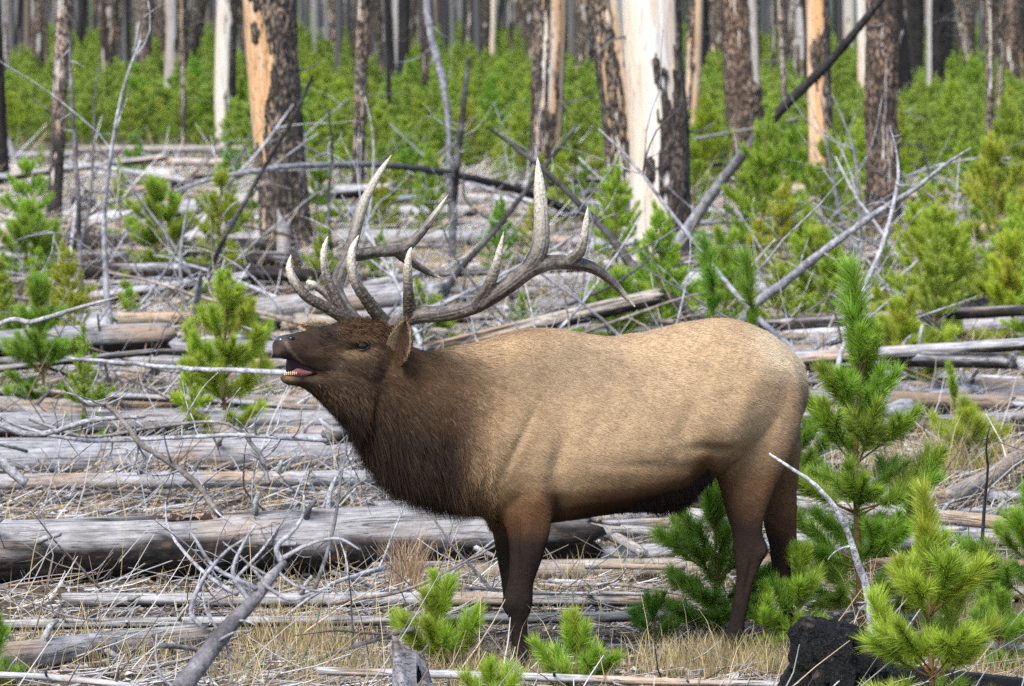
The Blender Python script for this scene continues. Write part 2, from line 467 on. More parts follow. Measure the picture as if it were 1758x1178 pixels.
leg([(1300, 620, 60, .07), (1303, 665, 72, .10), (1300, 710, 76, .11), (1294, 755, 70, .105), (1287, 800, 59, .09), (1281, 842, 44, .075), (1280, 880, 33, .06), (1283, 915, 25, .048), (1288, 942, 30, .046),
     (1285, 964, 23, .04), (1279, 995, 15, .031), (1272, 1035, 14, .027), (1265, 1068, 14, .028), (1261, 1084, 16, .031), (1256, 1099, 14.5, .028), (1251, 1113, 19, .034)], HIND_NEAR)
leg([(1322, 690, 50, .09), (1325, 780, 48, .085), (1330, 840, 36, .07), (1338, 885, 29, .055), (1341, 915, 26, .047), (1345, 938, 24, .042), (1341, 965, 17, .036), (1344, 1000, 13, .029), (1350, 1040, 12, .027), (1353, 1064, 13.5, .028), (1351, 1080, 12.5, .027), (1348, 1095, 17, .033)], HIND_FAR)
# sheath on the belly line
eg.add(*loft([(at_depth(x, t, yc(x)), at_depth(x, b, yc(x)), w, 0, L20) for x, t, b, w in [(1090, 850, 874, .05), (1130, 848, 879, .055), (1175, 838, 866, .05), (1205, 810, 836, .04)]]))

def remeshed(geo, voxel, smooth_n, factor=0.5):
    o = geo.build('elk_form', None)
    m = o.modifiers.new('r', 'REMESH'); m.mode = 'VOXEL'; m.voxel_size = voxel; m.use_smooth_shade = True
    s = o.modifiers.new('s', 'SMOOTH'); s.factor = factor; s.iterations = smooth_n
    dg = bpy.context.evaluated_depsgraph_get()
    me = bpy.data.meshes.new_from_object(o.evaluated_get(dg))
    V = np.zeros(len(me.vertices) * 3, np.float32); me.vertices.foreach_get('co', V); V = V.reshape(-1, 3).astype(float)
    N = np.zeros(len(V) * 3, np.float32); me.vertices.foreach_get('normal', N); N = N.reshape(-1, 3).astype(float)
    Q = np.array([p.vertices[:] for p in me.polygons if len(p.vertices) == 4]); T = np.array([p.vertices[:] for p in me.polygons if len(p.vertices) == 3]).reshape(-1, 3)
    raw = o.data; bpy.data.objects.remove(o); bpy.data.meshes.remove(raw); bpy.data.meshes.remove(me)
    return V, N, Q, T
eV, eN, eQ, eT = remeshed(eg, 0.0085, 9)

# muscle and bone relief, in the profile coordinates of the animal: (u, v, spread u, spread v, height m, tilt)
eP = project(eV); U_, V_ = eP[:, 0], eP[:, 1]
RELIEF = [(850, 770, 42, 70, .016, .2), (905, 690, 40, 80, .008, -.3), (955, 800, 16, 60, -.013, .25), (930, 850, 26, 30, .012, 0), (1213, 578, 34, 20, .014, .2), (1150, 640, 60, 30, -.010, .2),
          (1190, 700, 22, 70, -.010, .35), (1225, 770, 34, 9, -.014, -.5), (1262, 745, 38, 50, .016, .3), (1330, 700, 22, 90, -.006, .3), (1345, 640, 30, 30, .010, 0), (1060, 790, 80, 50, .010, .1),
          (1205, 812, 18, 18, -.012, 0), (810, 700, 26, 90, -.008, -.3), (868, 1038, 10, 16, .005, 0), (905, 590, 36, 16, .010, 0), (1310, 948, 8, 13, .010, 0), (1297, 990, 5, 32, .006, .2), (1284, 992, 4, 32, -.007, .2), (905, 945, 10, 40, .008, 0), (888, 930, 5, 46, -.007, 0), (901, 1082, 4, 30, -.006, 0), (883, 1082, 3.5, 28, .004, 0), (882, 1036, 7, 11, .006, 0), (1040, 700, 14, 70, -.003, .5), (1085, 705, 14, 70, -.0025, .5), (1010, 640, 40, 14, .007, .3), (1275, 690, 20, 60, .009, .5), (1120, 800, 60, 10, -.007, -.15), (820, 820, 14, 40, .008, -.3), (890, 760, 10, 60, -.008, .5), (985, 650, 30, 60, -.007, .4), (1280, 610, 50, 24, .008, -.4),
          (618, 584, 22, 6, .008, -.1), (600, 600, 24, 8, -.007, .1), (560, 600, 30, 14, -.005, 0), (640, 640, 26, 24, .008, 0), (540, 612, 26, 8, .004, 0)]
d = np.zeros(len(eV))
for u, v, su, sv, hgt, tl in RELIEF:
    du, dv = U_ - u, V_ - v
    d += 1.25 * hgt * np.exp(-((du + tl * dv) / su) ** 2 - (dv / sv) ** 2)
side = np.clip(np.abs(eN[:, 1]) * 1.4, 0, 1)
d *= side
d += (fbm(eV * 14, 3, 3) - 0.5) * 0.006 * sstep(560, 720, U_) * (V_ < 900)
# a slack skin fold along the flank
eV = eV + eN * d[:, None]

# coat colours by place on the animal; upper flank highlight painted in
def coat(u, v, p):
    n = fbm(p * np.array([5, 5, 5.0]), 4, 21)
    n2 = fbm(p * np.array([30, 30, 30.0]), 3, 22)
    C = lambda *c: np.array(c)[None]
    def over(c, m, col): return c + (col - c) * np.clip(m, 0, 1)[:, None]
    c = np.repeat(C(.340, .232, .137), len(u), 0)
    c = over(c, sstep(1000, 900, u) * sstep(580, 600, v) * .35, C(.29, .195, .11))
    c = over(c, sstep(720, 640, v) * sstep(930, 1000, u) * sstep(1330, 1250, u) * .4, C(.40, .282, .17))  # painted highlight: upper back and flank lighter, as if sunlit
    c = over(c, np.exp(-((u - 885) / 60) ** 2 - ((v - 570) / 14) ** 2) * .6, C(.15, .09, .05))
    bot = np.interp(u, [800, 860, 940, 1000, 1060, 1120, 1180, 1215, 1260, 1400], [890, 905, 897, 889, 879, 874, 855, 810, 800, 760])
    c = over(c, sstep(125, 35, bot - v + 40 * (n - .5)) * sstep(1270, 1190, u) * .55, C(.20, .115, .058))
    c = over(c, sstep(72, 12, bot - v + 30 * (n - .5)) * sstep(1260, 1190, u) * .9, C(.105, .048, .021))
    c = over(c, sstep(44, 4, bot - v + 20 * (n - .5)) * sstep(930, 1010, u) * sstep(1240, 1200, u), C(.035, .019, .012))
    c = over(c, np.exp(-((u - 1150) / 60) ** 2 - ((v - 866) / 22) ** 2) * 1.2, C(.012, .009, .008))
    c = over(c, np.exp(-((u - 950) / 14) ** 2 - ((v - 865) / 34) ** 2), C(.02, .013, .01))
    # rump: cream edge above, dusky behind
    c = over(c, sstep(1265, 1330, u) * sstep(675, 600, v - (u - 1330) * .5), C(.50, .39, .26))
    c = over(c, sstep(1300, 1380, u + 30 * (n - .5)) * sstep(610, 700, v) * .75, C(.15, .095, .06))
    # legs
    fl = sstep(800, 905, v + 40 * (n - .5) - (u < 860) * 0) * sstep(960, 935, u) * sstep(820, 850, u)
    c = over(c, fl * .95, C(.115, .056, .027))
    c = over(c, sstep(875, 945, v + 26 * (n - .5)) * sstep(985, 960, u), C(.019, .0135, .0108))
    hl = sstep(1195, 1225, u)
    c = over(c, hl * sstep(725, 840, v + 30 * (n - .5)) * .92, C(.105, .052, .026))
    c = over(c, hl * sstep(820, 915, v + 30 * (n - .5) + (1280 - u) * .5), C(.022, .0145, .0112))
    c = over(c, (v > 930) * sstep(960, 1060, v) * .6, C(.0145, .0115, .0098))
    # neck
    xb = np.interp(v, [560, 600, 650, 700, 780, 840, 900], [745, 765, 800, 825, 820, 800, 792])
    nk = sstep(60, -60, u - xb + 110 * (n - .5))
    c = over(c, sstep(130, -40, u - xb + 110 * (n - .5)) * .7 * (v < 900), C(.20, .125, .07))
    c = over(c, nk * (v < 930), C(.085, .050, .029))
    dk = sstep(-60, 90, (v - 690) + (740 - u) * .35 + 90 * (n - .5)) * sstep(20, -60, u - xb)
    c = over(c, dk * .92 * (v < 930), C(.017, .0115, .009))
    c = over(c, sstep(830, 880, v) * sstep(760, 800, u) * sstep(860, 830, u) * (v < 930) * .8, C(.10, .05, .026))
    # head
    hd = sstep(700, 650, u + (v - 600) * .3) * (v < 700)
    c = over(c, hd, C(.055, .034, .022))
    c = over(c, hd * sstep(600, 640, u) * sstep(590, 560, v) * .8, C(.085, .044, .022))
    c = over(c, hd * sstep(640, 560, u) * sstep(600, 575, v) * .7, C(.024, .018, .015))
    c = over(c, np.exp(-((u - 607) / 20) ** 2 - ((v - 606) / 11) ** 2) * .85, C(.23, .15, .085))
    c = over(c, np.exp(-((u - 622) / 20) ** 2 - ((v - 580) / 6) ** 2) * .6, C(.19, .12, .065))
    c = over(c, np.exp(-((u - 640) / 16) ** 2 - ((v - 600) / 14) ** 2) * .5, C(.15, .095, .06))
    c = over(c, np.exp(-((u - 570) / 24) ** 2 - ((v - 628) / 7) ** 2) * .5, C(.17, .13, .10))
    c = over(c, np.exp(-((u - 617) / 15) ** 2 - ((v - 594) / 7.0) ** 2) * 1.2, C(.010, .008, .007))
    c = over(c, np.exp(-((u - 600) / 9) ** 2 - ((v - 598 + (u - 600) * .35) / 2.2) ** 2) * 1.2, C(.010, .008, .007))
    c = over(c, hd * np.exp(-((u - 655) / 12) ** 2 - ((v - 640) / 30) ** 2) * .8, C(.012, .009, .008))
    lipx = np.interp(v, [584, 600, 615, 628, 638], [489, 497, 510, 524, 540])
    c = over(c, np.exp(-((u - lipx) / 3.2) ** 2) * (v > 582) * (v < 640) * .9, C(.20, .14, .095))
    c = over(c, sstep(0, 5, lipx - 3 - u) * (v > 590) * (v < 625) * (u > 474), C(.04, .027, .028))
    # muzzle
    c = over(c, np.exp(-((u - 484) / 16) ** 2 - ((v - 580) / 9) ** 2), C(.045, .042, .045))
    c = over(c, np.exp(-((u - 500) / 5) ** 2 - ((v - 581) / 4) ** 2), C(.006, .005, .005))
    c = over(c, np.exp(-((u - 479) / 8) ** 2 - ((v - 604) / 8) ** 2) * .8, C(.07, .045, .035))
    c = over(c, np.exp(-((u - 496) / 9) ** 2 - ((v - 652) / 6) ** 2) * .9, C(.17, .105, .055))
    c = over(c, np.exp(-((u - 520) / 9) ** 2 - ((v - 650) / 8) ** 2) * .9, C(.012, .010, .009))
    lip = np.interp(u, [470, 482, 500, 520, 540], [610, 617, 621, 629, 638])
    c = over(c, sstep(-1, 3, v - lip) * (v < np.interp(u, [470, 540], [641, 642])) * (u < 541), C(.03, .014, .015))
    return c * (0.86 + 0.28 * n2[:, None]) * (0.9 + 0.2 * n[:, None])
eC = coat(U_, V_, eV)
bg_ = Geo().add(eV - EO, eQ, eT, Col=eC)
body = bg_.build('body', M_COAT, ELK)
body_bvh = BVHTree.FromPolygons([Vector(v) for v in eV], [tuple(q) for q in eQ] + [tuple(t) for t in eT])
def seen(px, py):                  # nearest body point along a line of sight
    d = Vector(ray(px, py)).normalized()
    hit = body_bvh.ray_cast(Vector(CAM), d)
    return np.array(hit[0]) if hit[0] is not None else None

# fur: tapered strands that lie along the coat
def strands(P, D, Nn, length, width, lift, C, bend=0.0, seg=1):
    """one tapered blade per root; D flow direction, lift 0 lying .. 1 upright, returns a Geo"""
    k = len(P)
    D = nrm(D - Nn * (D * Nn).sum(1, keepdims=True))
    S = nrm(np.cross(D, Nn))
    dirn = nrm(D * (1 - lift)[:, None] + Nn * lift[:, None])
    rows = []; w = width[:, None] * S * .5
    g = Geo()
    if seg == 1:
        V = np.stack([P - w, P + w, P + dirn * length[:, None]], 1).reshape(-1, 3)
        T = np.arange(3 * k).reshape(-1, 3)
        g.add(V, None, T, Col=np.repeat(C, 3, 0))
    else:
        m = P + dirn * (length * .5)[:, None]
        tip = P + dirn * (length * .92)[:, None] - np.array([0, 0, 1.0]) * (bend * length)[:, None]
        V = np.stack([P - w, P + w, m + w * .7, m - w * .7, tip], 1).reshape(-1, 3)
        b = np.arange(k)[:, None] * 5
        g.add(V, np.hstack([b, b + 1, b + 2, b + 3]), np.hstack([b + 3, b + 2, b + 4]), Col=np.repeat(C, 5, 0))
    return g
def roots(k, seed, weight=None):
    r = np.random.RandomState(seed)
    A = eV[eQ[:, 0]]; B = eV[eQ[:, 1]]; Cc = eV[eQ[:, 2]]; Dd = eV[eQ[:, 3]]
    ar = np.linalg.norm(np.cross(Cc - A, Dd - B), axis=1)
    if weight is not None: ar = ar * weight(((A + Cc) / 2))
    f = r.choice(len(eQ), k, p=ar / ar.sum())
    s, t = r.rand(k, 1), r.rand(k, 1)
    P = A[f] * (1 - s) * (1 - t) + B[f] * s * (1 - t) + Cc[f] * s * t + Dd[f] * (1 - s) * t
    N = nrm(np.cross(Cc - A, Dd - B)[f])
    out = np.sign((N * eN[eQ[f, 0]]).sum(1)); N = N * out[:, None]
    return r, P, N
def flow(u, v):
    """hair direction on the flank in (x, z)"""
    fx = np.ones_like(u); fz = np.full_like(u, -0.45)
    nk = sstep(860, 740, u); fx = lerp(fx, 0.75, nk); fz = lerp(fz, -0.75, nk)
    lg = sstep(850, 930, v); fx = lerp(fx, 0.15, lg); fz = lerp(fz, -1.0, lg)
    ch = sstep(800, 860, v) * sstep(900, 840, u); fx = lerp(fx, .2, ch); fz = lerp(fz, -1, ch)
    mz = sstep(640, 560, u); fx = lerp(fx, 1.0, mz); fz = lerp(fz, -.2, mz)
    return np.stack([fx * math.cos(YAW), fx * math.sin(YAW), fz], -1)
camw = lambda c: 0.25 + (( CAM - c) @ np.array([0, -1.0, 0]) * 0 + 1) * 1.0
def coat_fur():
    r, P, N = roots(190000, 5)
    p = project(P); u, v = p[:, 0], p[:, 1]
    ok = ~((u < 545) & (v > 560) & (v < 668) & (r.rand(len(u)) < .9)) & (v < 1140)
    P, N, u, v = P[ok], N[ok], u[ok], v[ok]
    k = len(P)
    L = np.full(k, .017); L = np.where((u < 860) & (v < 900), .030, L); L = np.where(u < 670, .021, L); L = np.where(v > 900, .013, L)
    L = L * r.uniform(.6, 1.3, k)
    Wd = np.where(u < 670, .0024, .0021) * r.uniform(.7, 1.3, k)
    C = coat(u, v, P)
    clump = np.clip(.5 + 1.5 * (fbm(np.stack([P[:, 0] * 26 + P[:, 2] * 14, P[:, 1] * 26, P[:, 2] * 46 + P[:, 0] * 18], -1), 3, 51) - .5), 0, 1)
    hdv = np.where(u < 700, 2.6, 1.0)[:, None]
    hd2 = fbm(P * np.array([22, 22, 30.0]), 3, 52)[:, None]; C = np.where((u < 700)[:, None], C * (.45 + 1.1 * hd2), C)
    C = C * (1 + .28 * hdv * (r.rand(k)[:, None] - .5)) * (1 + .42 * hdv * (clump[:, None] - .5))
    D = flow(u, v) + r.normal(0, .16, (k, 3)) + ((clump - .5) * .9)[:, None] * np.array([0.3, 0, 1.0])
    g = strands(P, D, N, L, Wd, np.clip(r.normal(.16, .07, k), .04, .4), C)
    g.v = [x - EO for x in g.v]
    tag(g.build('coat_fur', M_FUR, body), kind='stuff')
coat_fur()
def mane():
    def wgt(c):
        p = project(c); u, v = p[:, 0], p[:, 1]
        bot = np.interp(u, [520, 560, 592, 630, 672, 722, 775, 850], [662, 690, 722, 768, 812, 838, 862, 890])
        top = np.interp(u, [520, 600, 690, 735, 815, 880], [640, 640, 640, 602, 588, 572])
        return ((u > 535) & (u < 850) & (v > top + 5) & (v < 905)) * sstep(5, 90, v - top) * (0.25 + 1.6 * sstep(140, 0, bot - v))
    r, P, N = roots(44000, 6, wgt)
    p = project(P); u, v = p[:, 0], p[:, 1]; k = len(P)
    bot = np.interp(u, [520, 560, 592, 630, 672, 722, 775, 850], [662, 690, 722, 768, 812, 838, 862, 890])
    e = sstep(150, 0, bot - v)
    L = (.045 + .095 * e * np.exp(-((u - 670) / 120) ** 2)) * r.uniform(.6, 1.35, k)
    top = np.interp(u, [520, 600, 690, 735, 815, 880], [640, 640, 640, 602, 588, 572])
    L = L * lerp(.35, 1, sstep(10, 120, v - top)) * lerp(.55, 1, sstep(545, 640, u)) * lerp(1, .5, sstep(770, 840, u))
    clump = fbm(P * np.array([26, 26, 9.0]), 2, 61)
    C = coat(u, v, P) * (0.7 + 0.6 * r.rand(k)[:, None]) * (0.6 + 0.8 * clump[:, None])
    lt = (r.rand(k) < .10)
    C = C + lt[:, None] * np.array([[.03, .02, .013]])
    D = np.stack([.55 + 0 * u, .1 + 0 * u, -1.0 + 0 * u], -1) + r.normal(0, .13, (k, 3)) + ((clump - .5) * 1.4)[:, None] * np.array([1.0, 0, .2])
    g = strands(P, D, N, L, np.full(k, .0031) * r.uniform(.6, 1.3, k), np.clip(r.normal(.14 + .20 * e, .08, k), .04, .6), C, r.uniform(.05, .3, k), 2)
    g.v = [x - EO for x in g.v]
    tag(g.build('mane', M_FUR, ELK), 'long shaggy dark throat mane', kind='stuff')
mane()
def belly_fringe():
    def wgt(c):
        p = project(c); u, v = p[:, 0], p[:, 1]
        bot = np.interp(u, [1000, 1060, 1120, 1180, 1215], [889, 879, 878, 860, 830])
        f2 = (u > 1020) & (u < 1222) & (v > bot - 26 * sstep(1020, 1150, u)) & (v < bot + 10)
        return f2 * sstep(1030, 1130, u)
    r, P, N = roots(3500, 8, wgt)
    p = project(P); k = len(P)
    C = np.repeat(np.array([[.014, .010, .009]]), k, 0) * r.uniform(.5, 2.2, (k, 1))
    D = np.tile(np.array([[.5, .1, -1.0]]), (k, 1)) + r.normal(0, .2, (k, 3))
    g = strands(P, D, N, r.uniform(.015, .058, k) * lerp(.4, 1, sstep(1020, 1120, p[:, 0])), np.full(k, .003), np.clip(r.normal(.3, .1, k), .1, .6), C, r.uniform(0, .3, k), 2)
    g.v = [x - EO for x in g.v]
    tag(g.build('belly_fringe', M_FUR, ELK), 'black fringe of hair under the belly', kind='stuff')
belly_fringe()
def crown_tuft():
    def wgt(c):
        p = project(c); u, v = p[:, 0], p[:, 1]
        return sstep(570, 600, u) * sstep(690, 650, u) * sstep(592, 562, v) * (v < 600)
    r, P, N = roots(4500, 9, wgt)
    p = project(P); k = len(P)
    C = np.repeat(np.array([[.062, .035, .020]]), k, 0) * r.uniform(.35, 1.7, (k, 1))
    cl = fbm(P * 45, 2, 77)
    D = np.stack([np.cos(cl * 14), .2 * np.sin(cl * 14), .6 * np.sin(cl * 11)], -1) + r.normal(0, .2, (k, 3))
    g = strands(P, D, N, r.uniform(.014, .036, k), np.full(k, .0028), np.clip(r.normal(.36, .14, k), .12, .8), C, r.uniform(0, .3, k), 2)
    g.v = [x - EO for x in g.v]
    tag(g.build('forelock', M_FUR, ELK), kind='stuff')
crown_tuft()

# antlers: every beam and tine a tapered tube, merged into one bone
def antler(lines, label):
    g = Geo(); samp = []
    for pts, tipw, smooth in lines:
        R = np.array([np.concatenate([at_depth(x, y, dpt), [.87 * r / 407.0]]) for x, y, dpt, r in pts])
        S = spline(R, 8 * len(pts) + 1); S[:, 3] = np.maximum(S[:, 3], .0028)
        v, q, t = tube(S[:, :3], S[:, 3], 14)
        g.add(v, q, t)
        s = np.linspace(0, 1, len(S))
        ln = np.concatenate([[0], np.cumsum(np.linalg.norm(np.diff(S[:, :3], axis=0), axis=1))])
        fromtip = ln[-1] - ln
        T_, N_, B_ = frames(S[:, :3]); samp.append((S[:, :3], sstep(tipw * 1.35, .01, fromtip) if tipw > 0 else 0 * s, np.full(len(S), smooth), N_, B_, ln))
    V, N, Q, T = remeshed(g, 0.0042, 4)
    SP, SN, SB = (np.vstack([q[k] for q in samp]) for k in (0, 3, 4)); ST, SS, SL = (np.concatenate([q[k] for q in samp]) for k in (1, 2, 5))
    idx = np.concatenate([np.argmin(((V[i:i + 2000, None] - SP[None]) ** 2).sum(-1), 1) for i in range(0, len(V), 2000)])
    # pearling near the burr, long grooves elsewhere
    rough = (1 - SS[idx])
    off = V - SP[idx]; an = np.arctan2((off * SB[idx]).sum(1), (off * SN[idx]).sum(1))
    gv = fbm(np.stack([SL[idx] * 5, np.cos(an) * 2.6, np.sin(an) * 2.6], -1), 4, 33)
    groove = sstep(.50, .40, gv) * (1 - .6 * ST[idx])
    V = V + N * ((fbm(V * 120, 3, 31) - .5) * (.0022 + .005 * rough) - .0016 * groove)[:, None]
    o = Geo().add(V - EO, Q, T, tip=ST[idx], smooth=SS[idx], groove=groove).build('antler', M_ANTLER, ELK)
    o['label'] = label
    return o
hb = yh(655)
ND = lambda *a: [(x, y, dd, r) for x, y, dd, r in a]
antler([(ND((652, 585, -.22, 17), (668, 565, -.25, 16), (690, 551, -.29, 15.5), (722, 541, -.34, 16.5), (770, 538, -.40, 15.5), (820, 523, -.45, 16), (870, 492, -.48, 17), (908, 463, -.48, 18), (945, 451, -.46, 15.5), (985, 452, -.43, 14), (1020, 461, -.40, 11.5), (1050, 483, -.37, 9), (1074, 509, -.35, 6), (1091, 528, -.34, 2)), .10, 1),
        (ND((668, 562, -.25, 16), (650, 542, -.28, 14), (632, 518, -.32, 12.5), (612, 487, -.35, 11), (603, 455, -.35, 10), (605, 428, -.34, 7.5), (616, 403, -.32, 1.5)), .22, 0),
        (ND((706, 547, -.31, 15), (703, 525, -.35, 13), (701, 498, -.39, 10.5), (700, 465, -.42, 9), (702, 440, -.43, 6.5), (707, 423, -.43, 1.5)), .17, 0),
        (ND((818, 524, -.45, 14), (836, 498, -.48, 12.5), (849, 465, -.51, 10), (857, 435, -.53, 7), (865, 397, -.54, 1.2)), .20, .2),
        (ND((905, 466, -.48, 17), (925, 430, -.48, 18), (930, 390, -.47, 16), (928, 345, -.46, 13.5), (925, 305, -.44, 9), (923, 270, -.42, 1.5)), .36, .6),
        (ND((975, 452, -.43, 13), (995, 432, -.46, 11.5), (1003, 405, -.48, 8.5), (1007, 378, -.49, 6), (1009, 353, -.50, 1.2)), .2, .5)],
       'near antler sweeping back over the shoulder')
antler([(ND((618, 560, -.14, 16), (604, 545, -.10, 15), (588, 522, -.05, 14.5), (577, 496, .0, 15), (584, 470, .06, 14.5), (597, 443, .11, 14), (608, 404, .17, 12.5), (622, 355, .22, 10.5), (639, 318, .25, 8.5), (656, 290, .27, 6), (673, 265, .28, 1.2)), .34, .8),
        (ND((600, 440, .11, 13), (620, 437, .16, 13), (650, 432, .22, 12), (680, 430, .27, 12), (698, 424, .30, 11), (720, 403, .33, 9.5), (745, 370, .36, 7), (770, 333, .38, 1.2)), .14, .9),
        (ND((680, 430, .27, 12), (696, 443, .30, 11.5), (714, 455, .33, 8.5), (736, 468, .36, 6), (760, 479, .38, 1.5)), .04, .9),
        (ND((612, 556, -.14, 13), (590, 546, -.18, 12), (562, 529, -.21, 11.5), (528, 510, -.23, 10.5), (505, 483, -.22, 9.5), (496, 460, -.21, 7), (500, 436, -.20, 1.5)), .15, 0),
        (ND((612, 556, -.14, 13), (597, 543, -.13, 12.5), (578, 513, -.13, 11.5), (562, 480, -.12, 9.5), (556, 447, -.11, 8), (557, 425, -.10, 6), (563, 405, -.09, 1.5)), .17, 0),
        (ND((596, 540, -.09, 12), (578, 522, -.02, 10), (558, 502, .03, 9), (540, 490, .06, 8), (527, 484, .08, 5)), .05, .3)],
       'far antler rising behind the muzzle')

# ears, eye, nostril, mouth
def ear(base, tip, out, w, name_label, y0, y1, open_side):
    A, B = at_depth(*base, y0), at_depth(*tip, y1)
    ax = B - A; L = np.linalg.norm(ax); ax = ax / L
    S = nrm(np.cross(ax, open_side)); O = nrm(np.cross(S, ax))
    g = Geo(); nu, nv = 18, 13; V = []; C = []; 
    prof = lambda t: np.interp(t, [0, .15, .45, .75, .92, 1], [.5, .85, 1, .72, .35, .02])
    for lay in (0, 1):
        for i in range(nu):
            t = i / (nu - 1)
            for j in range(nv):
                a = (j / (nv - 1) - .5) * math.radians(lerp(230, 120, t))
                r = w * prof(t)
                p = A + ax * (L * t) + S * (math.sin(a) * r) - O * (math.cos(a) * r * .62 - r * .3) - O * (.004 if lay == 0 else -.004)
                V.append(p)
                edge = abs(j / (nv - 1) - .5) * 2
                if lay == 0: C.append((.07, .042, .026))
                else: C.append(tuple(lerp(np.array([.06, .035, .022]), np.array([.34, .25, .155]), sstep(.25, .8, edge) * sstep(.05, .3, t))))
    V = np.array(V); C = np.array(C)
    i = (np.arange(nu - 1)[:, None] * nv + np.arange(nv - 1)[None]).ravel()
    q = np.stack([i, i + 1, i + nv + 1, i + nv], -1)
    m = nu * nv
    rim = []
    for k in range(nu - 1):
        rim.append((k * nv, (k + 1) * nv, (k + 1) * nv + m, k * nv + m)); rim.append((k * nv + nv - 1, (k + 1) * nv + nv - 1, (k + 1) * nv + nv - 1 + m, k * nv + nv - 1 + m))
    g.add(V - EO, np.vstack([q, q[:, ::-1] + m, np.array(rim)]), None, Col=C)
    e = g.build('ear', M_COAT, ELK); e['label'] = name_label
    r = np.random.RandomState(12)
    idx = r.randint(0, m, 2600) + m * (r.rand(2600) < .55)
    P = V[idx] + r.normal(0, .002, (2600, 3)); tt = ((idx % m) // nv) / (nu - 1)
    N = np.where((idx >= m)[:, None], O[None], -O[None]) + r.normal(0, .2, (2600, 3))
    fg = strands(P, np.tile(ax[None], (2600, 1)) + r.normal(0, .35, (2600, 3)), nrm(N), r.uniform(.008, .02, 2600), np.full(2600, .002), np.full(2600, .2), C[idx] * r.uniform(.6, 1.4, (2600, 1)))
    fg.v = [x - EO for x in fg.v]
    tag(fg.build('ear_fur', M_FUR, e), kind='stuff')
near_s = seen(682, 612)
yn = near_s[1] if near_s is not None else -.3
ear((683, 624), (697, 549), 0, .056, 'near ear turned forward with pale inner rim', yn - .005, yn - .07, np.array([-.5, -1.0, .1]))
ear((590, 580), (512, 558), 0, .036, 'far ear showing beyond the brow', yh(600) + .12, yh(600) + .22, np.array([-.2, -1.0, .5]))

def blob(name, c, r, mat, parent, squash=(1, 1, 1), n=16):
    th = np.linspace(0, np.pi, n); ph = np.arange(2 * n) * np.pi / n
    V = np.array([[math.sin(a) * math.cos(b), math.sin(a) * math.sin(b), math.cos(a)] for a in th for b in ph]) * r * np.array(squash)
    k = 2 * n; i = np.arange(n - 1)[:, None] * k; j = np.arange(k)[None]; j2 = (j + 1) % k
    Q = np.stack([i + j, i + k + j, i + k + j2, i + j2], -1).reshape(-1, 4)
    return Geo().add(V + np.asarray(c) - EO, Q).build(name, mat, parent)
ce = seen(620, 593.5)
eye = blob('eye', ce + np.array([.003, .0165, -.001]), .0255, M_EYE, ELK)
def lid(dz, rr, nm):
    a = np.linspace(math.radians(200), math.radians(-20), 14) if dz > 0 else np.linspace(math.radians(190), math.radians(350), 14)
    P = np.array([ce + np.array([.004, .012, 0]) + np.array([math.cos(t) * .033 - .005, -.017 + .016 * abs(math.cos(t)), math.sin(t) * (.0180 if dz > 0 else .0172) - .006 * max(0, -math.cos(t))]) for t in a])
    v, q, t = tube(P, np.interp(np.linspace(0, 1, 14), [0, .5, 1], [.003, rr, .003]), 8)
    return Geo().add(v - EO, q, t, Col=np.tile(np.array([[.03, .02, .015]]) if dz > 0 else np.array([[.06, .04, .028]]), (len(v), 1))).build(nm, M_COAT, eye)
lid(1, .0058, 'eyelid'); lid(-1, .0045, 'eyelid')
cn = seen(482, 583)
nose = blob('nose', at_depth(484, 584, cn[1] + .032), .036, M_NOSE, ELK, (.82, .95, .55))
nn = seen(500, 581.5)
blob('nostril', nn + np.array([0, .006, 0]), .0125, mat_plain('nostril_dark', (.004, .003, .003), .3, .4), nose, (1.1, .8, .75))
# mouth: lining between the jaws, tongue, front teeth in the lower jaw
ml = [((538, 634), (538, 646), .024), ((520, 622), (518, 648), .020), ((502, 611), (500, 650), .017), ((494, 612), (493, 648), .012)]
v, q, t = loft([(at_depth(*a, yh(a[0])), at_depth(*b, yh(a[0])), w, 0, L36) for a, b, w in ml])
mouth = Geo().add(v - EO, q, t).build('mouth_lining', M_MOUTH, ELK)
tg = [((534, 636), (534, 643), .012), ((521, 634), (519, 647), .014), ((510, 631), (508, 647), .013), ((501, 636), (500, 646), .008)]
v, q, t = loft([(at_depth(*a, yh(a[0]) - .012), at_depth(*b, yh(a[0]) - .012), w, 0, L36) for a, b, w in tg])
Geo().add(v - EO, q, t).build('tongue', M_TONGUE, ELK)
for k in range(7):
    c = at_depth(489 + k * 3.3, 641.2 - .1 * k, yh(489 + k * 3.3) - .008 - .003 * k)
    th = np.arange(8) * math.pi / 4; hh = (.0075, .006, .0065, .007, .0065, .006, .005)[k]
    vv = np.vstack([np.stack([np.cos(th) * .0036 * f, np.sin(th) * .003 * f, 0 * th + z * hh], -1) for f, z in ((.8, -1), (1, 0), (1.05, .6), (.6, 1))] + [np.array([[0, 0, hh * 1.05]])]) + c
    qq = [(8 * i + j, 8 * i + (j + 1) % 8, 8 * i + 8 + (j + 1) % 8, 8 * i + 8 + j) for i in range(3) for j in range(8)]
    Geo().add(vv - EO, qq, [(24 + j, 24 + (j + 1) % 8, 32) for j in range(8)]).build('tooth', M_TOOTH, ELK)
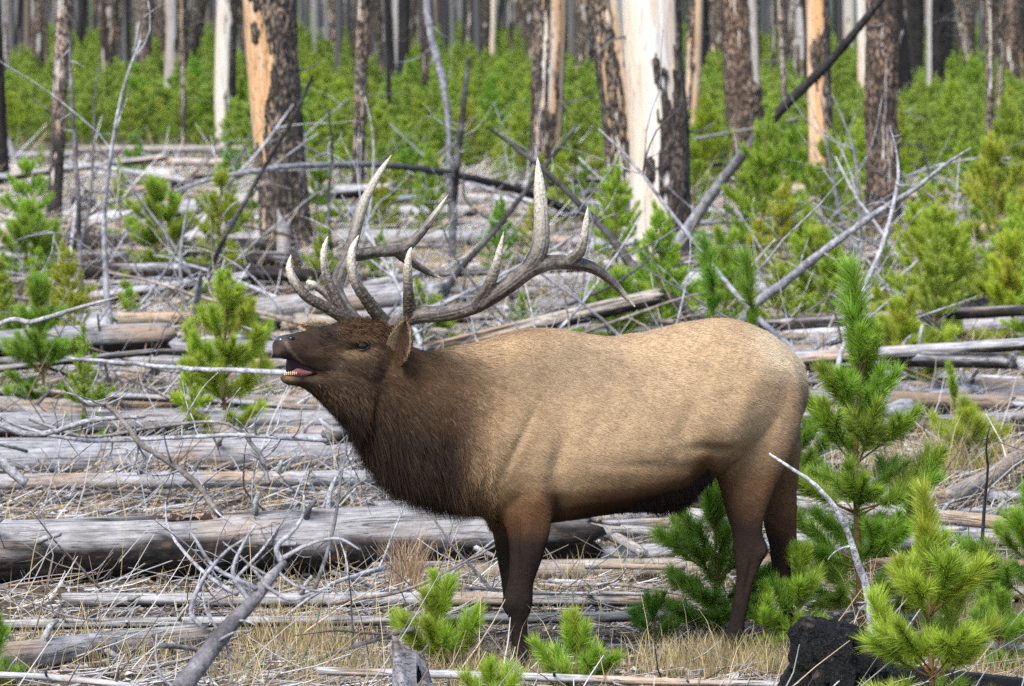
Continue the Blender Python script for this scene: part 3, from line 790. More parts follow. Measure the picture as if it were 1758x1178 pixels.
# hooves: two toes each
for cx, cy, y in ((886, 1149, FRONT_NEAR), (902, 1138, FRONT_FAR), (1249, 1112, HIND_NEAR), (1347, 1095, HIND_FAR)):
    c = at_depth(cx, cy, y)
    hf = link('hoof', None, ELK)
    for s in (-1, 1):
        st = []
        for t in np.linspace(0, 1, 6):
            z = lerp(.055, -.005, t); r = lerp(.026, .040, t)
            st.append((np.array([c[0] - r * 1.15 - .012 * t, c[1] + s * .019, z]), np.array([c[0] + r * .75, c[1] + s * .019, z]), lerp(.016, .022, t), 0, L20))
        v, q, tt = loft(st, 2, 14)
        Geo().add(v - EO, q, tt).build('toe', M_HOOF, hf)
# tail
ct = at_depth(1381, 655, yc(1375) + .02)
v, q, t = loft([(ct + np.array([-.03, 0, .05]), ct + np.array([-.05, 0, .03]), .02, 0, L20), (ct + np.array([.012, 0, .02]), ct + np.array([-.03, 0, -.0]), .024, 0, L20), (ct + np.array([.012, 0, -.06]), ct + np.array([-.02, 0, -.06]), .02, 0, L20), (ct + np.array([0, 0, -.12]), ct + np.array([-.012, 0, -.115]), .006, 0, L20)])
Geo().add(v - EO, q, t, Col=np.tile(np.array([[.32, .22, .13]]), (len(v), 1))).build('tail', M_COAT, ELK)
# ------------------------------------------------------------------ labels for the many: by look, then by the nearest landmark
MARKS = [(455, 120, 'the orange scarred trunk'), (388, 120, 'the pale half barked trunk'), (97, 150, 'the slim two toned trunk'), (938, 120, 'the pale streaked trunk'), (1045, 160, 'the trunk leaning on the white snag'),
         (1125, 200, 'the white barkless snag'), (1275, 120, 'the brown trunk with an orange strip'), (1410, 150, 'the tan scarred trunk'), (1515, 150, 'the straight brown flecked trunk'), (1590, 90, 'the two black trunks'),
         (615, 150, 'the slim dark trunk'), (1690, 150, 'the thin leaning dark pole'), (290, 60, 'the dark trunks at the rear left'), (780, 150, 'the curly twigged dead sapling'), (860, 60, 'the pale stripped trunk'),
         (480, 600, "the elk's muzzle"), (550, 460, "the elk's far antler"), (760, 480, "the elk's near antler"), (1000, 470, "the antler's rear tines"), (600, 800, "the elk's throat mane"), (880, 560, "the elk's withers"),
         (1060, 920, "the elk's belly"), (900, 1080, "the elk's front legs"), (1270, 1050, "the elk's hind legs"), (1390, 650, "the elk's rump"), (1250, 470, "the elk's hips"), (1480, 760, 'the tall full pine sapling'),
         (1600, 1050, 'the bright blurred sapling'), (1430, 1110, 'the black charred stump'), (300, 930, 'the big grey log'), (100, 960, 'the burnt end of the big log'), (250, 820, 'the smooth pale log'), (160, 690, 'the long level log'),
         (400, 620, 'the sapling beside the muzzle'), (70, 580, 'the sapling by the leaning dead stick'), (280, 400, 'the bushy sapling before the log pile'), (260, 290, 'the log pile'), (40, 420, 'the burnt log at the frame edge'),
         (200, 1100, 'the tapering foreground log'), (400, 1080, 'the forked foreground branch'), (760, 1070, 'the small bright seedling'), (720, 1150, 'the broken grey snag'), (700, 310, 'the black fallen log'),
         (1340, 440, 'the long forked grey branch'), (1300, 260, 'the leaning charred pole'), (1660, 690, 'the broad grey log'), (1650, 890, 'the stacked pale logs'), (1610, 470, 'the fresh green sapling'), (1740, 480, 'the yellowish sapling'), (1000, 690, "the elk's flank"), (1720, 950, 'the sapling at the frame edge')]
PENDING = []
def later(o, cat, look, group, P, rel='near', depth=None):
    """keep a repeat until all stand; then each gets a label of its own"""
    PENDING.append((o, cat, look, group, project(np.asarray(P, float)[None])[0]))
    o['category'] = cat; o['group'] = group
ORD = ['first', 'second', 'third', 'fourth', 'fifth', 'sixth', 'seventh', 'eighth', 'ninth', 'tenth', 'eleventh', 'twelfth', 'thirteenth', 'fourteenth', 'fifteenth', 'sixteenth', 'seventeenth', 'eighteenth', 'nineteenth', 'twentieth']
def settle_labels():
    sets = {}
    for o, cat, look, group, p in PENDING:
        m = min(MARKS, key=lambda a: (a[0] - p[0]) ** 2 + 1.6 * (a[1] - p[1]) ** 2)
        where = 'beyond' if p[1] < m[1] - 25 else ('before' if p[1] > m[1] + 25 else 'beside')
        sets.setdefault((look, where, m[2]), []).append((p[0], p[1], o))
    for (look, where, mark), L in sets.items():
        L.sort(key=lambda a: (a[0], a[1]))
        for i, (_, _, o) in enumerate(L):
            if len(L) == 1: o['label'] = f'{look} {where} {mark}'
            elif i == 0: o['label'] = f'leftmost {look} {where} {mark}'
            elif i == len(L) - 1: o['label'] = f'rightmost {look} {where} {mark}'
            else: o['label'] = f'{ORD[min(i, 19)]} {look} from the left {where} {mark}'

# ------------------------------------------------------------------ standing burnt trunks
def trunk(px_top, px_base, py_base, w_top, w_base, style, name='burnt_tree', label=None, H=None, bare_dir=None, hero=True, tint=(1, 1, 1), seed=0, z_start=-.1, stubs=0, bare=0.0, edge=None, spots=(), low_black=0.0):
    """py_base: where the stem meets the ground in the photograph; px_top: its centre on the frame's upper edge"""
    r = np.random.RandomState(seed + 100)
    B = on_level(px_base, py_base, 0.0)
    dist = B[1] - CAM[1]
    s = F / dist
    T = at_depth(px_top, 0, B[1])
    zt = max(T[2], .6)
    lean = (T[0] - B[0]) / zt
    H = H or r.uniform(7.5, 12.5)
    rb, rt = w_base / 2 / s, w_top / 2 / s
    taper = (rb - rt) / zt
    seg = (68 if w_base >= 34 else 26) if hero else 12
    zz = np.concatenate([np.linspace(z_start, zt + .25, (110 if w_base >= 34 else 70) if hero else 20), np.linspace(zt + .5, H, 14 if hero else 6)])
    rad = np.maximum(rb - np.clip(taper, 0, .05) * np.clip(zz, 0, zt), rt)
    rad = np.where(zz > zt, rt * (1 - .75 * (zz - zt) / (H - zt)), rad)
    if taper < 0: rad = np.where(zz <= zt, rb - taper * np.clip(zz, 0, zt), rad)
    rad = rad * (1 + .22 * np.exp(-np.clip(zz, 0, 9) / .22))
    wob = (fbm(np.stack([zz * .7, zz * 0 + seed, zz * 0], -1), 2, 3) - .5) * rb * .5
    th = np.arange(seg) * 2 * np.pi / seg
    TH, ZZ = np.meshgrid(th, zz)
    cyl = np.stack([np.cos(TH) * 1.6, np.sin(TH) * 1.6, ZZ * .9 + seed * 3.7], -1)
    flute = (fbm(cyl * np.array([2.2, 2.2, .25]), 3, seed) - .5) * .16
    RR = rad[:, None] * (1 + flute)
    cx = lean * zz + wob - wob[0]
    X = cx[:, None] + RR * np.cos(TH); Y = RR * np.sin(TH)
    V = np.stack([X, Y, ZZ], -1).reshape(-1, 3)
    k = len(zz)
    i = np.arange(k - 1)[:, None] * seg; j = np.arange(seg)[None]; j2 = (j + 1) % seg
    Q = np.stack([i + j, i + j2, i + seg + j2, i + seg + j], -1).reshape(-1, 4)
    root = empty(name, (B[0], B[1], float(height(B[0], B[1]))))
    # where the bark has burnt or fallen away
    patch = fbm(cyl * np.array([1.5, 1.5, 1.1]), 4, seed + 5) + .30 * (fbm(cyl * np.array([4, 4, 2.2]), 3, seed + 6) - .5) + (.85 * (fbm(cyl * np.array([9, 9, 5.5]), 3, seed + 7) - .5) if hero else 0)
    bias = bare + 0 * TH
    if bare_dir is not None:
        for ang, wd, amt, z0, z1 in bare_dir:
            dd = np.abs((TH - math.radians(ang) + np.pi) % (2 * np.pi) - np.pi)
            bias = bias + amt * sstep(math.radians(wd) * 1.25, math.radians(wd) * .75, dd) * sstep(z0 - .12, z0 + .06, ZZ) * sstep(z1 + .2, z1 - .1, ZZ)
    if edge is not None:                                      # bare on the side below the angle, which changes with height
        tb = np.interp(ZZ, [e[0] for e in edge], [360 - math.degrees(math.acos(max(-1, min(1, e[1])))) for e in edge])
        rag = (fbm(cyl * np.array([2.2, 2.2, 2.6]), 3, seed + 21) - .5) * 105
        td = np.degrees(TH) % 360
        bias = bias + .9 * (sstep(6, -6, td - tb - rag) * (td > 90)) - .12 * sstep(-6, 6, td - tb - rag)
    for ua, za, du, dz in spots:
        td = math.radians(360) - math.acos(ua)
        bias = bias - 1.2 * (((TH - td) / du) ** 2 + ((ZZ - za) / dz) ** 2 + (fbm(cyl * 6, 2, seed + 30) - .5) * .8 < 1)
    m = .66 - bias - patch                                    # > 0: bark stays
    warm = np.clip(sstep(.42, .6, fbm(cyl * np.array([1, 1, .8]), 3, seed + 9)) * (.9 if style in ('orange', 'char') else .35), 0, 1)
    if style == 'orange': warm = np.clip(warm + .6, 0, 1)
    soot = np.full(TH.shape, .75 if style != 'pale' else .35)
    g = Geo().add(V, Q, None, warm=warm.ravel(), soot=soot.ravel())
    g.add(np.array([[cx[-1], 0, zz[-1] + rt * .6]]), None, None)
    g.t.append(np.array([(len(V), (k - 1) * seg + a, (k - 1) * seg + (a + 1) % seg) for a in range(seg)]))
    if style != 'black' :
        w = g.build('trunk', M_SNAG, root); w.color = (*tint, 1)
    rough = (fbm(cyl * np.array([5, 5, 4]), 3, seed + 12) - .5)
    th_b = (.022 if hero else .016) * (rb / .2) ** .5
    off = np.where(m > 0, sstep(0, .05, m) * th_b * (1 + 1.6 * rough), -.012 + m * .02)
    BX = cx[:, None] + (RR + off) * np.cos(TH); BY = (RR + off) * np.sin(TH)
    VB = np.stack([BX, BY, ZZ], -1).reshape(-1, 3)
    keep = (m.ravel()[Q] > -.12).any(1)
    if keep.any():
        fl = {'char': .95, 'orange': 1.0, 'pale': .4, 'black': .0, 'grey': .9, 'brown': .8}[style] * (.4 + .9 * fbm(cyl * .9, 2, seed + 3).ravel())
        low = sstep(1.2, .2, ZZ.ravel()) if style in ('grey', 'char') else 0
        if low_black: fl = fl * sstep(low_black - .15, low_black + .25, ZZ.ravel())
        bm_ = Geo().add(VB, Q[keep], None, fleck=np.clip(fl * (1 - .8 * low), 0, 1))
        b = bm_.build('bark', M_BARK, root)
        b.color = {'char': (1, 1, 1, 1), 'orange': (1, 1, 1, 1), 'pale': (1, 1, 1, 1), 'black': (.55, .55, .6, 1), 'grey': (1.7, 1.65, 1.68, 1), 'brown': (1.25, 1.08, 1.0, 1)}[style]
        if style == 'pale': b['label'] = 'blackened remains of bark'
        if style == 'black' :
            b.name = 'trunk'
    for q in range(stubs):
        z = r.uniform(.5, min(zt + .3, H * .5)) ; a = r.uniform(0, 6.28)
        if abs(math.cos(a)) < .35: a = 0.3 if r.rand() < .5 else 2.8
        L = r.uniform(.12, .5) * (1.4 if hero else 1)
        rr = float(np.interp(z, zz, rad)); c0 = np.array([float(np.interp(z, zz, cx)), 0, z])
        dv = np.array([math.cos(a), math.sin(a), r.uniform(-.5, .35)])
        pts = np.array([c0 + dv * rr * .8, c0 + dv * (rr + L * .5), c0 + dv * (rr + L) + np.array([0, 0, r.uniform(-.15, .1)])])
        v, qd, t = tube(spline(pts, 6), np.linspace(.012, .004, 6) * (rb / .15) ** .4, 5)
        Geo().add(v, qd, t, char=np.full(len(v), .6)).build('branch_stub', M_TWIG, root)
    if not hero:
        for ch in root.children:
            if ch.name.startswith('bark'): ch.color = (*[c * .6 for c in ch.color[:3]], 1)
    if label: tag(root, label, 'burnt tree', 'fire killed trees standing in the regrowth')
    return root, B

trunk(455, 493, 432, 86, 78, 'orange', label='thick charred trunk with a long orange scar down its left side', edge=[(-1, -1), (.9, -.98), (1.15, -.72), (1.45, -.35), (2.0, -.25), (2.6, -.5), (4, -.6)], spots=[(-.55, 2.25, .22, .12), (.1, 2.2, .1, .06)], seed=1, stubs=3, bare=.04)
trunk(389, 388, 250, 34, 34, 'pale', label='pale weathered trunk with dark bark left on its right side', edge=[(-1, .3), (.6, .25), (1.5, .5), (1.9, .1), (3, .3)], seed=2, tint=(.95, .97, 1), stubs=2)
trunk(107, 92, 392, 24, 21, 'grey', low_black=1.0, label='slim trunk, grey barked above and charcoal black at the foot', seed=3, stubs=4)
trunk(622, 612, 384, 20, 17, 'char', label='slim dark upright trunk behind the far antler', seed=4, stubs=3)
trunk(941, 934, 352, 54, 46, 'char', label='dark trunk streaked with pale bare wood behind the upright antler tine', bare_dir=[(285, 12, .30, 1.2, 6), (330, 22, .32, -.2, 3), (250, 8, .2, 1, 6)], seed=5, stubs=3, bare=.08)
trunk(1040, 1085, 410, 60, 56, 'char', label='charred trunk leaning towards the white snag, tan patches on one side', bare_dir=[(320, 34, .34, 1.4, 3.2), (345, 30, .2, -.2, 1)], seed=6, stubs=2, bare=.03)
trunk(1117, 1134, 458, 96, 102, 'pale', label='big white barkless snag with a black hole and charred right flank', edge=[(-.2, -.1), (.3, .15), (.7, .05), (1.1, -.15), (1.45, .0), (1.75, .35), (2.1, .75), (2.5, .97), (9, .97)], spots=[(.1, 1.92, .17, .17), (.38, 1.88, .10, .07), (-.32, .98, .2, .13), (.0, 1.5, .05, .06)], seed=7, tint=(1.08, 1.08, 1.08), stubs=2)
trunk(1192, 1184, 285, 26, 24, 'orange', label='slim reddish trunk close behind the white snag', bare_dir=[(330, 60, .3, -1, 9)], seed=8, bare=.05)
trunk(1271, 1284, 318, 58, 60, 'brown', label='dark brown trunk with an orange bare strip down its right edge', bare_dir=[(335, 34, .55, 1.4, 9), (250, 10, .25, 2.6, 9)], seed=9, stubs=3)
trunk(1406, 1412, 350, 38, 40, 'orange', label='charred trunk with large tan bare patches on its left half', edge=[(-.2, -.2), (.5, .3), (.9, .7), (1.3, .4), (1.5, -.1), (1.75, -.6), (2.0, -.5), (2.15, .35), (9, .3)], seed=10, tint=(1.12, 1.05, .95), stubs=2)
trunk(1512, 1517, 420, 50, 52, 'brown', label='straight brown barked trunk flecked all over with pale spots', seed=11, stubs=3, bare=-.05)
trunk(1483, 1484, 210, 22, 20, 'pale', label='pale stripped trunk half hidden by the brown flecked trunk', bare_dir=[(230, 110, .5, -1, 9)], seed=12)
trunk(1573, 1570, 178, 28, 26, 'black', label='coal black trunk, the thicker of two side by side', seed=13)
trunk(1614, 1609, 236, 24, 17, 'black', label='coal black trunk, the slimmer of two side by side', seed=14)
trunk(1642, 1702, 245, 16, 13, 'char', label='thin dark pole leaning away from upright neighbours', seed=15, stubs=7)
trunk(1699, 1700, 362, 11, 11, 'grey', label='thin upright grey pole with short dead twigs', seed=16, stubs=9)
trunk(1722, 1712, 295, 9, 7, 'char', label='very thin dark pole beside the grey pole', seed=17, stubs=4)
trunk(141, 140, 78, 19, 17, 'black', label='black trunk far behind the slim two toned trunk', seed=18)
trunk(268, 281, 128, 22, 17, 'char', label='dark far trunk tapering into the green saplings', seed=19, stubs=2)
trunk(343, 334, 140, 20, 15, 'char', label='dark far trunk just before the half barked pale trunk', seed=20, stubs=4)
trunk(314, 315, 282, 6, 6, 'char', label='pole thin as a stick above the log pile', seed=21, stubs=3)
trunk(210, 208, 95, 17, 12, 'pale', label='cream stripped trunk beside a leaning black pole', bare_dir=[(200, 120, .5, -1, 9)], seed=22, tint=(1.1, 1, .85))
trunk(190, 222, 118, 9, 9, 'char', label='thin black pole leaning across the green slope', seed=23)
trunk(572, 574, 130, 14, 12, 'char', label='slim sooty trunk right of the orange scarred trunk', seed=24, stubs=4)
trunk(660, 658, 132, 20, 12, 'char', label='sooty trunk right of the slim dark trunk', seed=25, stubs=4)
trunk(664, 669, 268, 8, 6, 'black', label='thin black stick of a tree among saplings', seed=26, stubs=3)
trunk(811, 803, 145, 20, 14, 'char', label='dark trunk behind the curly twigged dead sapling', seed=27, stubs=3)
trunk(846, 844, 132, 13, 11, 'pale', label='cream stripped trunk between two dark trunks', bare_dir=[(270, 150, .5, -1, 9)], seed=28, tint=(1.1, 1.02, .9))
trunk(826, 826, 125, 20, 18, 'brown', label='brown trunk left of the cream stripped trunk', seed=29, bare=.05)
trunk(906, 902, 122, 24, 16, 'char', label='black edged trunk left of the pale streaked trunk', seed=30, stubs=2)
trunk(1000, 1001, 190, 26, 22, 'char', label='sooty grey trunk between the streaked and the leaning trunk', seed=31, stubs=5, tint=(.8, .8, .85))
trunk(985, 984, 135, 20, 16, 'grey', label='greyish trunk hard against the pale streaked trunk', seed=32, stubs=4)
trunk(1208, 1206, 155, 16, 15, 'black', label='black trunk between the white snag and the brown trunk', seed=33)
trunk(1228, 1232, 165, 22, 18, 'char', label='sooty trunk left of the brown trunk', seed=34, stubs=3)
trunk(1370, 1362, 140, 24, 19, 'grey', label='grey trunk left of the tan scarred trunk', seed=35, stubs=3)
trunk(1340, 1352, 270, 10, 7, 'grey', label='thin grey pole in front of the grey trunk', seed=36, stubs=5)
trunk(1454, 1458, 122, 24, 18, 'pale', label='silver white trunk behind the leaning charred pole', bare_dir=[(240, 120, .5, -1, 9)], seed=37)
trunk(5, 4, 100, 18, 16, 'char', label='dark trunk cut by the left edge of the frame', seed=38)
trunk(-10, 8, 330, 18, 17, 'black', label='short leaning black trunk low at the left edge', seed=39, H=1.9)
trunk(78, 74, 66, 17, 15, 'brown', label='dark brown trunk left of the slim two toned trunk', seed=40)
trunk(41, 40, 56, 8, 7, 'pale', label='very slim whitish trunk at the far left', bare_dir=[(240, 150, .5, -1, 9)], seed=41)
trunk(1740, 1738, 190, 26, 22, 'brown', label='brown trunk near the right edge of the frame', seed=42, stubs=4)
# the far stand
rt = np.random.RandomState(44)
nfar = 0
while nfar < 258:
    d = rt.uniform(92, 215); y = d - 22
    half = 1758 / 2 / F * d
    x = rt.uniform(-half * 1.08, half * 1.08)
    p = project(np.array([[x, y, 0]]))[0]
    wpx = rt.choice([5, 6, 8, 10, 13, 16, 20, 25], p=[.14, .17, .18, .17, .13, .11, .07, .03]) * 150 / d
    st = rt.choice(['char', 'grey', 'brown', 'black', 'pale', 'orange'], p=[.46, .20, .08, .19, .05, .02])
    lean = rt.normal(0, 5) if rt.rand() < .85 else rt.normal(0, 30)
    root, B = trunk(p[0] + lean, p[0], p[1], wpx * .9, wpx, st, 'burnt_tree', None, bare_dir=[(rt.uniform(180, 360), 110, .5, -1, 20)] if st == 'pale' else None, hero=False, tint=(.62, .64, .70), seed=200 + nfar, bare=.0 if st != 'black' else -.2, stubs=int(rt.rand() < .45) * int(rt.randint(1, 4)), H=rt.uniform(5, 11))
    look = {'char': 'sooty', 'grey': 'grey', 'brown': 'brownish', 'black': 'black', 'pale': 'pale stripped', 'orange': 'tan scarred'}[st]
    look = ('slim ' if wpx < 7 else 'stout ' if wpx > 13 else '') + look + (' leaning' if abs(lean) > 14 else '') + ' trunk'
    later(root, 'burnt tree', look, 'fire killed trees far behind', np.array([x, y, 1.6]))
    nfar += 1
# still farther stems read as one grey wall of wood
def far_stand():
    r = np.random.RandomState(45); g = Geo()
    for q in range(1350):
        d = r.uniform(190, 620) if q < 950 else r.uniform(115, 260); x = r.uniform(-1, 1) * d * .108; w = r.uniform(.10, .24) if q < 950 else r.uniform(.035, .10); H = r.uniform(7, 14); ln = r.normal(0, .02)
        v, qd, t = tube(np.array([[x, d - 22, -.1], [x + ln * H * .5, d - 22, H * .5], [x + ln * H, d - 22, H]]), [w, w * .75, w * .2], 7, False)
        tone = [(.07, .068, .072), (.12, .112, .112), (.03, .028, .03), (.19, .182, .182), (.13, .10, .078)][r.choice(5, p=[.34, .26, .18, .14, .08])]
        g.add(v, qd, None, Col=np.tile(np.array([tone]) * r.uniform(.8, 1.25), (len(v), 1)))
    tag(g.build('far_forest', M_LITTER), kind='stuff')
far_stand()

# ------------------------------------------------------------------ fallen logs
def log_mesh(P, R, seed, char_under=.0, char_patch=0.0, knots=0, seg=26, split=True):
    """a weathered stem along the points P (local, lengthwise x), with broken ends"""
    r = np.random.RandomState(seed)
    L = np.linalg.norm(np.diff(P, axis=0), axis=1).sum()
    n = int(np.clip(L / .07, 14, 130))
    S = spline(np.column_stack([P, R]), n)
    C, rad = S[:, :3], S[:, 3]
    T, N, B = frames(C)
    th = np.arange(seg) * 2 * np.pi / seg
    TH, I = np.meshgrid(th, np.arange(n))
    l = np.linspace(0, L, n)[:, None] + 0 * TH
    cyl = np.stack([l * .8 + seed * 5.1, np.cos(TH) * 1.2, np.sin(TH) * 1.2], -1)
    f = (fbm(cyl * np.array([.9, 2.2, 2.2]), 4, seed) - .5) * .22
    groove = -.10 * np.exp(-((fbm(cyl * np.array([.35, 3.2, 3.2]), 2, seed + 2) - .5) / .018) ** 2) if split else 0
    RR = rad[:, None] * (1 + f + groove)
    V = C[:, None] + RR[..., None] * (np.cos(TH)[..., None] * N[:, None] + np.sin(TH)[..., None] * B[:, None])
    # splintered ends
    jag = r.uniform(-.5, .6, (2, seg)) * rad[0]
    V[0] -= T[0] * jag[0][:, None]; V[-1] += T[-1] * jag[1][:, None]
    V = V.reshape(-1, 3)
    up = (np.cos(TH)[..., None] * N[:, None] + np.sin(TH)[..., None] * B[:, None])[..., 2]
    ch = np.zeros(TH.shape)
    cn = fbm(cyl * np.array([1.6, 1.4, 1.4]), 4, seed + 4)
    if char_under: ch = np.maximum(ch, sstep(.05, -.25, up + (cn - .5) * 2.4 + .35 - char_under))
    if char_patch: ch = np.maximum(ch, sstep(.62 - char_patch * .3, .70 - char_patch * .3, cn))
    i = np.arange(n - 1)[:, None] * seg; j = np.arange(seg)[None]; j2 = (j + 1) % seg
    Q = np.stack([i + j, i + j2, i + seg + j2, i + seg + j], -1).reshape(-1, 4)
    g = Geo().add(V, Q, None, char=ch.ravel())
    g.add(np.array([C[0] + T[0] * rad[0] * .3, C[-1] - T[-1] * rad[-1] * .3]), None, None, char=np.array([.35, .35]))
    a = n * seg
    g.t.append(np.array([(a, (m + 1) % seg, m) for m in range(seg)] + [(a + 1, (n - 1) * seg + m, (n - 1) * seg + (m + 1) % seg) for m in range(seg)]))
    return g, C, rad, T
LOGNO = [0]
def log(p0, p1, t0, t1=None, label=None, lift=0.0, color=(1, 1, 1), char_under=0.0, char_patch=0.0, bow=0.0, stubs=0, name='fallen_log', dy=0.0, world=None, look=None, mat=None):
    """p0, p1: the two ends of its axis in the photograph; t0, t1 thickness there"""
    LOGNO[0] += 1; seed = LOGNO[0] + 900
    r = np.random.RandomState(seed)
    if world is None:
        t1 = t1 or t0
        pr = []
        for (px, py), t in ((p0, t0), (p1, t1)):
            z = 0.05
            for _ in range(3):
                P = on_level(px, py, z); rr = t / 2 * (P[1] - CAM[1]) / F; z = rr * .86 + lift + float(height(P[0], P[1]))
            pr.append((on_level(px, py, z), rr))
        (A, ra), (B, rb) = pr
    else: A, B, ra, rb = world
    if A[0] > B[0]: A, B, ra, rb = B, A, rb, ra
    D = B - A; L = np.linalg.norm(D); X = D / L
    Y = nrm(np.cross(np.array([0, 0, 1.0]), X)); Z = np.cross(X, Y)
    M = Matrix(((X[0], Y[0], Z[0], A[0]), (X[1], Y[1], Z[1], A[1]), (X[2], Y[2], Z[2], A[2]), (0, 0, 0, 1)))
    b1, b2 = r.uniform(-.012, .012, 2) * L
    P = np.array([[0, 0, 0], [L * .33, b1, bow * L * .7], [L * .66, b2, bow * L * .8], [L, 0, 0]])
    R = np.array([ra, lerp(ra, rb, .33) * r.uniform(.94, 1.05), lerp(ra, rb, .66) * r.uniform(.94, 1.05), rb])
    small = max(ra, rb) < .06
    g, C, rad, T = log_mesh(P, R, seed, char_under, char_patch, seg=14 if small else 28)
    far_ = float(np.interp(A[1], [12, 35], [1, 1.35]))  # lightens the colour of farther logs: skylight on them painted in
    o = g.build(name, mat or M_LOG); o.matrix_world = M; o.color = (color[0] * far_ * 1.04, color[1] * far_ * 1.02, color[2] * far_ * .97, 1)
    for q in range(stubs):
        u = r.uniform(.06, .94); k = int(u * (len(C) - 1)); a = r.uniform(-.4, 3.5)
        dv = np.array([r.uniform(-.3, .6), math.cos(a), math.sin(a)]); dv /= np.linalg.norm(dv)
        l2 = r.uniform(.03, .12) + .3 * rad[k]; w = min(.014, rad[k] * .3)
        pts = np.array([C[k] + dv * rad[k] * .7, C[k] + dv * (rad[k] + l2 * .6), C[k] + dv * (rad[k] + l2) + np.array([.02, 0, r.uniform(-.01, .02)])])
        v, qd, t = tube(pts, [w * 1.3, w, w * .7], 6)
        st = Geo().add(v, qd, t, char=np.full(len(v), float(r.rand() < .4) * .7)).build('branch_stub', M_TWIG, o)
    if label: tag(o, label, 'log', 'fallen logs')
    else: later(o, 'log', look, 'fallen logs', (A + B) / 2)
    return o
LAV = (1.02, 1.02, 1.06)
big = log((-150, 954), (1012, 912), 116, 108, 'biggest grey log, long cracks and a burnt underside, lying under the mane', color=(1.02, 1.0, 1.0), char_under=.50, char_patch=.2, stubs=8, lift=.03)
def bark_flake(o, x, a, l, w, rad, label):
    n, m = 14, 9; V = []
    for i in range(n):
        for j in range(m):
            u, v = i / (n - 1) - .5, j / (m - 1) - .5
            edge = max(abs(u), abs(v)) * 2
            k = .5 + .5 * vnoise(np.array([[u * 5 + x, v * 5, a]]), 4)[0]
            ang = a + v * w / rad; rr = rad * (1 + .05 + .05 * vnoise(np.array([[u * 14, v * 14, x]]), 8)[0]) - (.05 * rad if edge > .75 * k + .35 else 0) * 2
            V.append((x + u * l * (1 - .25 * abs(v)), math.cos(ang) * rr, math.sin(ang) * rr))
    i = (np.arange(n - 1)[:, None] * m + np.arange(m - 1)[None]).ravel()
    b = Geo().add(np.array(V), np.stack([i, i + 1, i + m + 1, i + m], -1), None, fleck=np.full(n * m, .9)).build('bark_flake', M_BARK, o)
    b.color = (2.2, 1.9, 1.7, 1); b['label'] = label
bark_flake(big, 1.36, math.radians(100), .26, .09, .153, 'scaly grey flake of bark on top of the log')
log((-80, 828), (668, 820), 27, 28, 'smooth pale pole log crossing behind the throat mane', color=(1.1, 1.1, 1.13), lift=.10, stubs=7)
log((-120, 790), (655, 776), 76, 66, 'wide flat grey log behind the smooth pale pole log', color=(.95, .95, 1.02), stubs=4)
log((-60, 692), (545, 688), 24, 22, 'long level log with a dark knot, below the sapling by the dead stick', color=(.98, .96, .95), lift=.05, stubs=6, char_under=.1)
log((120, 722), (575, 716), 40, 36, 'pale log with a blackened broken notch behind the level log', color=(1.1, 1.05, 1.0), char_patch=.3, stubs=3)
log((60, 628), (345, 656), 24, 24, 'grey log passing behind the curved bare branch', color=LAV, stubs=3)
log((210, 752), (610, 745), 34, 30, 'grey log low behind the sapling beside the muzzle', color=(.9, .9, .93), stubs=3)
log((110, 1030), (1175, 1029), 25, 28, 'slim level log passing behind the front hooves', color=(1.1, 1.1, 1.12), char_under=.1, stubs=9, lift=.06)
log((-60, 1074), (1225, 1056), 19, 19, 'thin straight pole log in front of the slim level log', color=(1.1, 1.1, 1.1), char_under=.1, lift=.07, stubs=10)
log((-120, 1142), (345, 1090), 58, 38, 'tapering rounded foreground log in the lower left', color=(.95, .94, .98), stubs=5, lift=.03)
log((380, 1084), (650, 1076), 26, 22, 'short brownish log behind the dry tufts', color=(.8, .7, .62))
log((-50, 398), (385, 412), 32, 28, 'bright white log behind the bushy sapling', color=(1.15, 1.15, 1.2), stubs=3)
log((128, 257), (418, 256), 13, 13, 'top log of the pile, brown and thin', color=(.8, .72, .66), lift=.35, stubs=3)
log((225, 276), (412, 280), 15, 13, 'peeled tan log second from the top of the pile', color=(1.1, .98, .85), lift=.22)
log((-40, 293), (300, 300), 26, 22, 'long pale log low in the pile', color=(1.15, 1.13, 1.1), lift=.08, stubs=2)
log((120, 280), (330, 312), 10, 9, 'slanting silver pole across the log pile', color=LAV, lift=.35)
log((-20, 268), (240, 262), 12, 12, 'dull grey log at the rear of the pile', color=(.75, .75, .78), lift=.15)
log((180, 318), (430, 318), 18, 16, 'pale log at the foot of the pile with ochre underside', color=(1.05, .95, .8), stubs=2)
log((-30, 352), (160, 348), 12, 12, 'grey log leading to the slim two toned trunk', color=(.85, .85, .9))
log((640, 345), (905, 350), 22, 20, 'weathered log behind the far antler fork', color=(.95, .93, .92), char_under=.2)
log((650, 380), (905, 382), 15, 15, 'pale log below the weathered log behind the antlers', color=(1.12, 1.1, 1.1))
log((600, 402), (900, 402), 16, 15, 'white log seen between the antlers', color=(1.2, 1.2, 1.22))
log((180, 488), (350, 492), 18, 17, 'grey log left of the curved bare branch tip', color=(.75, .73, .75), char_under=.3)
log((640, 510), (900, 505), 16, 14, 'tan streaked log seen through the near antler', color=(1.0, .85, .7))
log((430, 520), (590, 515), 16, 16, 'reddish tan log behind the brow tines', color=(1.0, .8, .62))
log((60, 555), (400, 545), 26, 22, 'rough grey log by the charred stub', color=(.9, .9, .95), char_patch=.3, stubs=3)
log((1545, 682), (1800, 676), 56, 54, 'broad smooth grey log at the right edge behind the tall sapling', color=(.72, .73, .78), stubs=2)
log((1380, 720), (1790, 732), 26, 22, 'grey log under the broad smooth log', color=(.8, .8, .84), stubs=4)
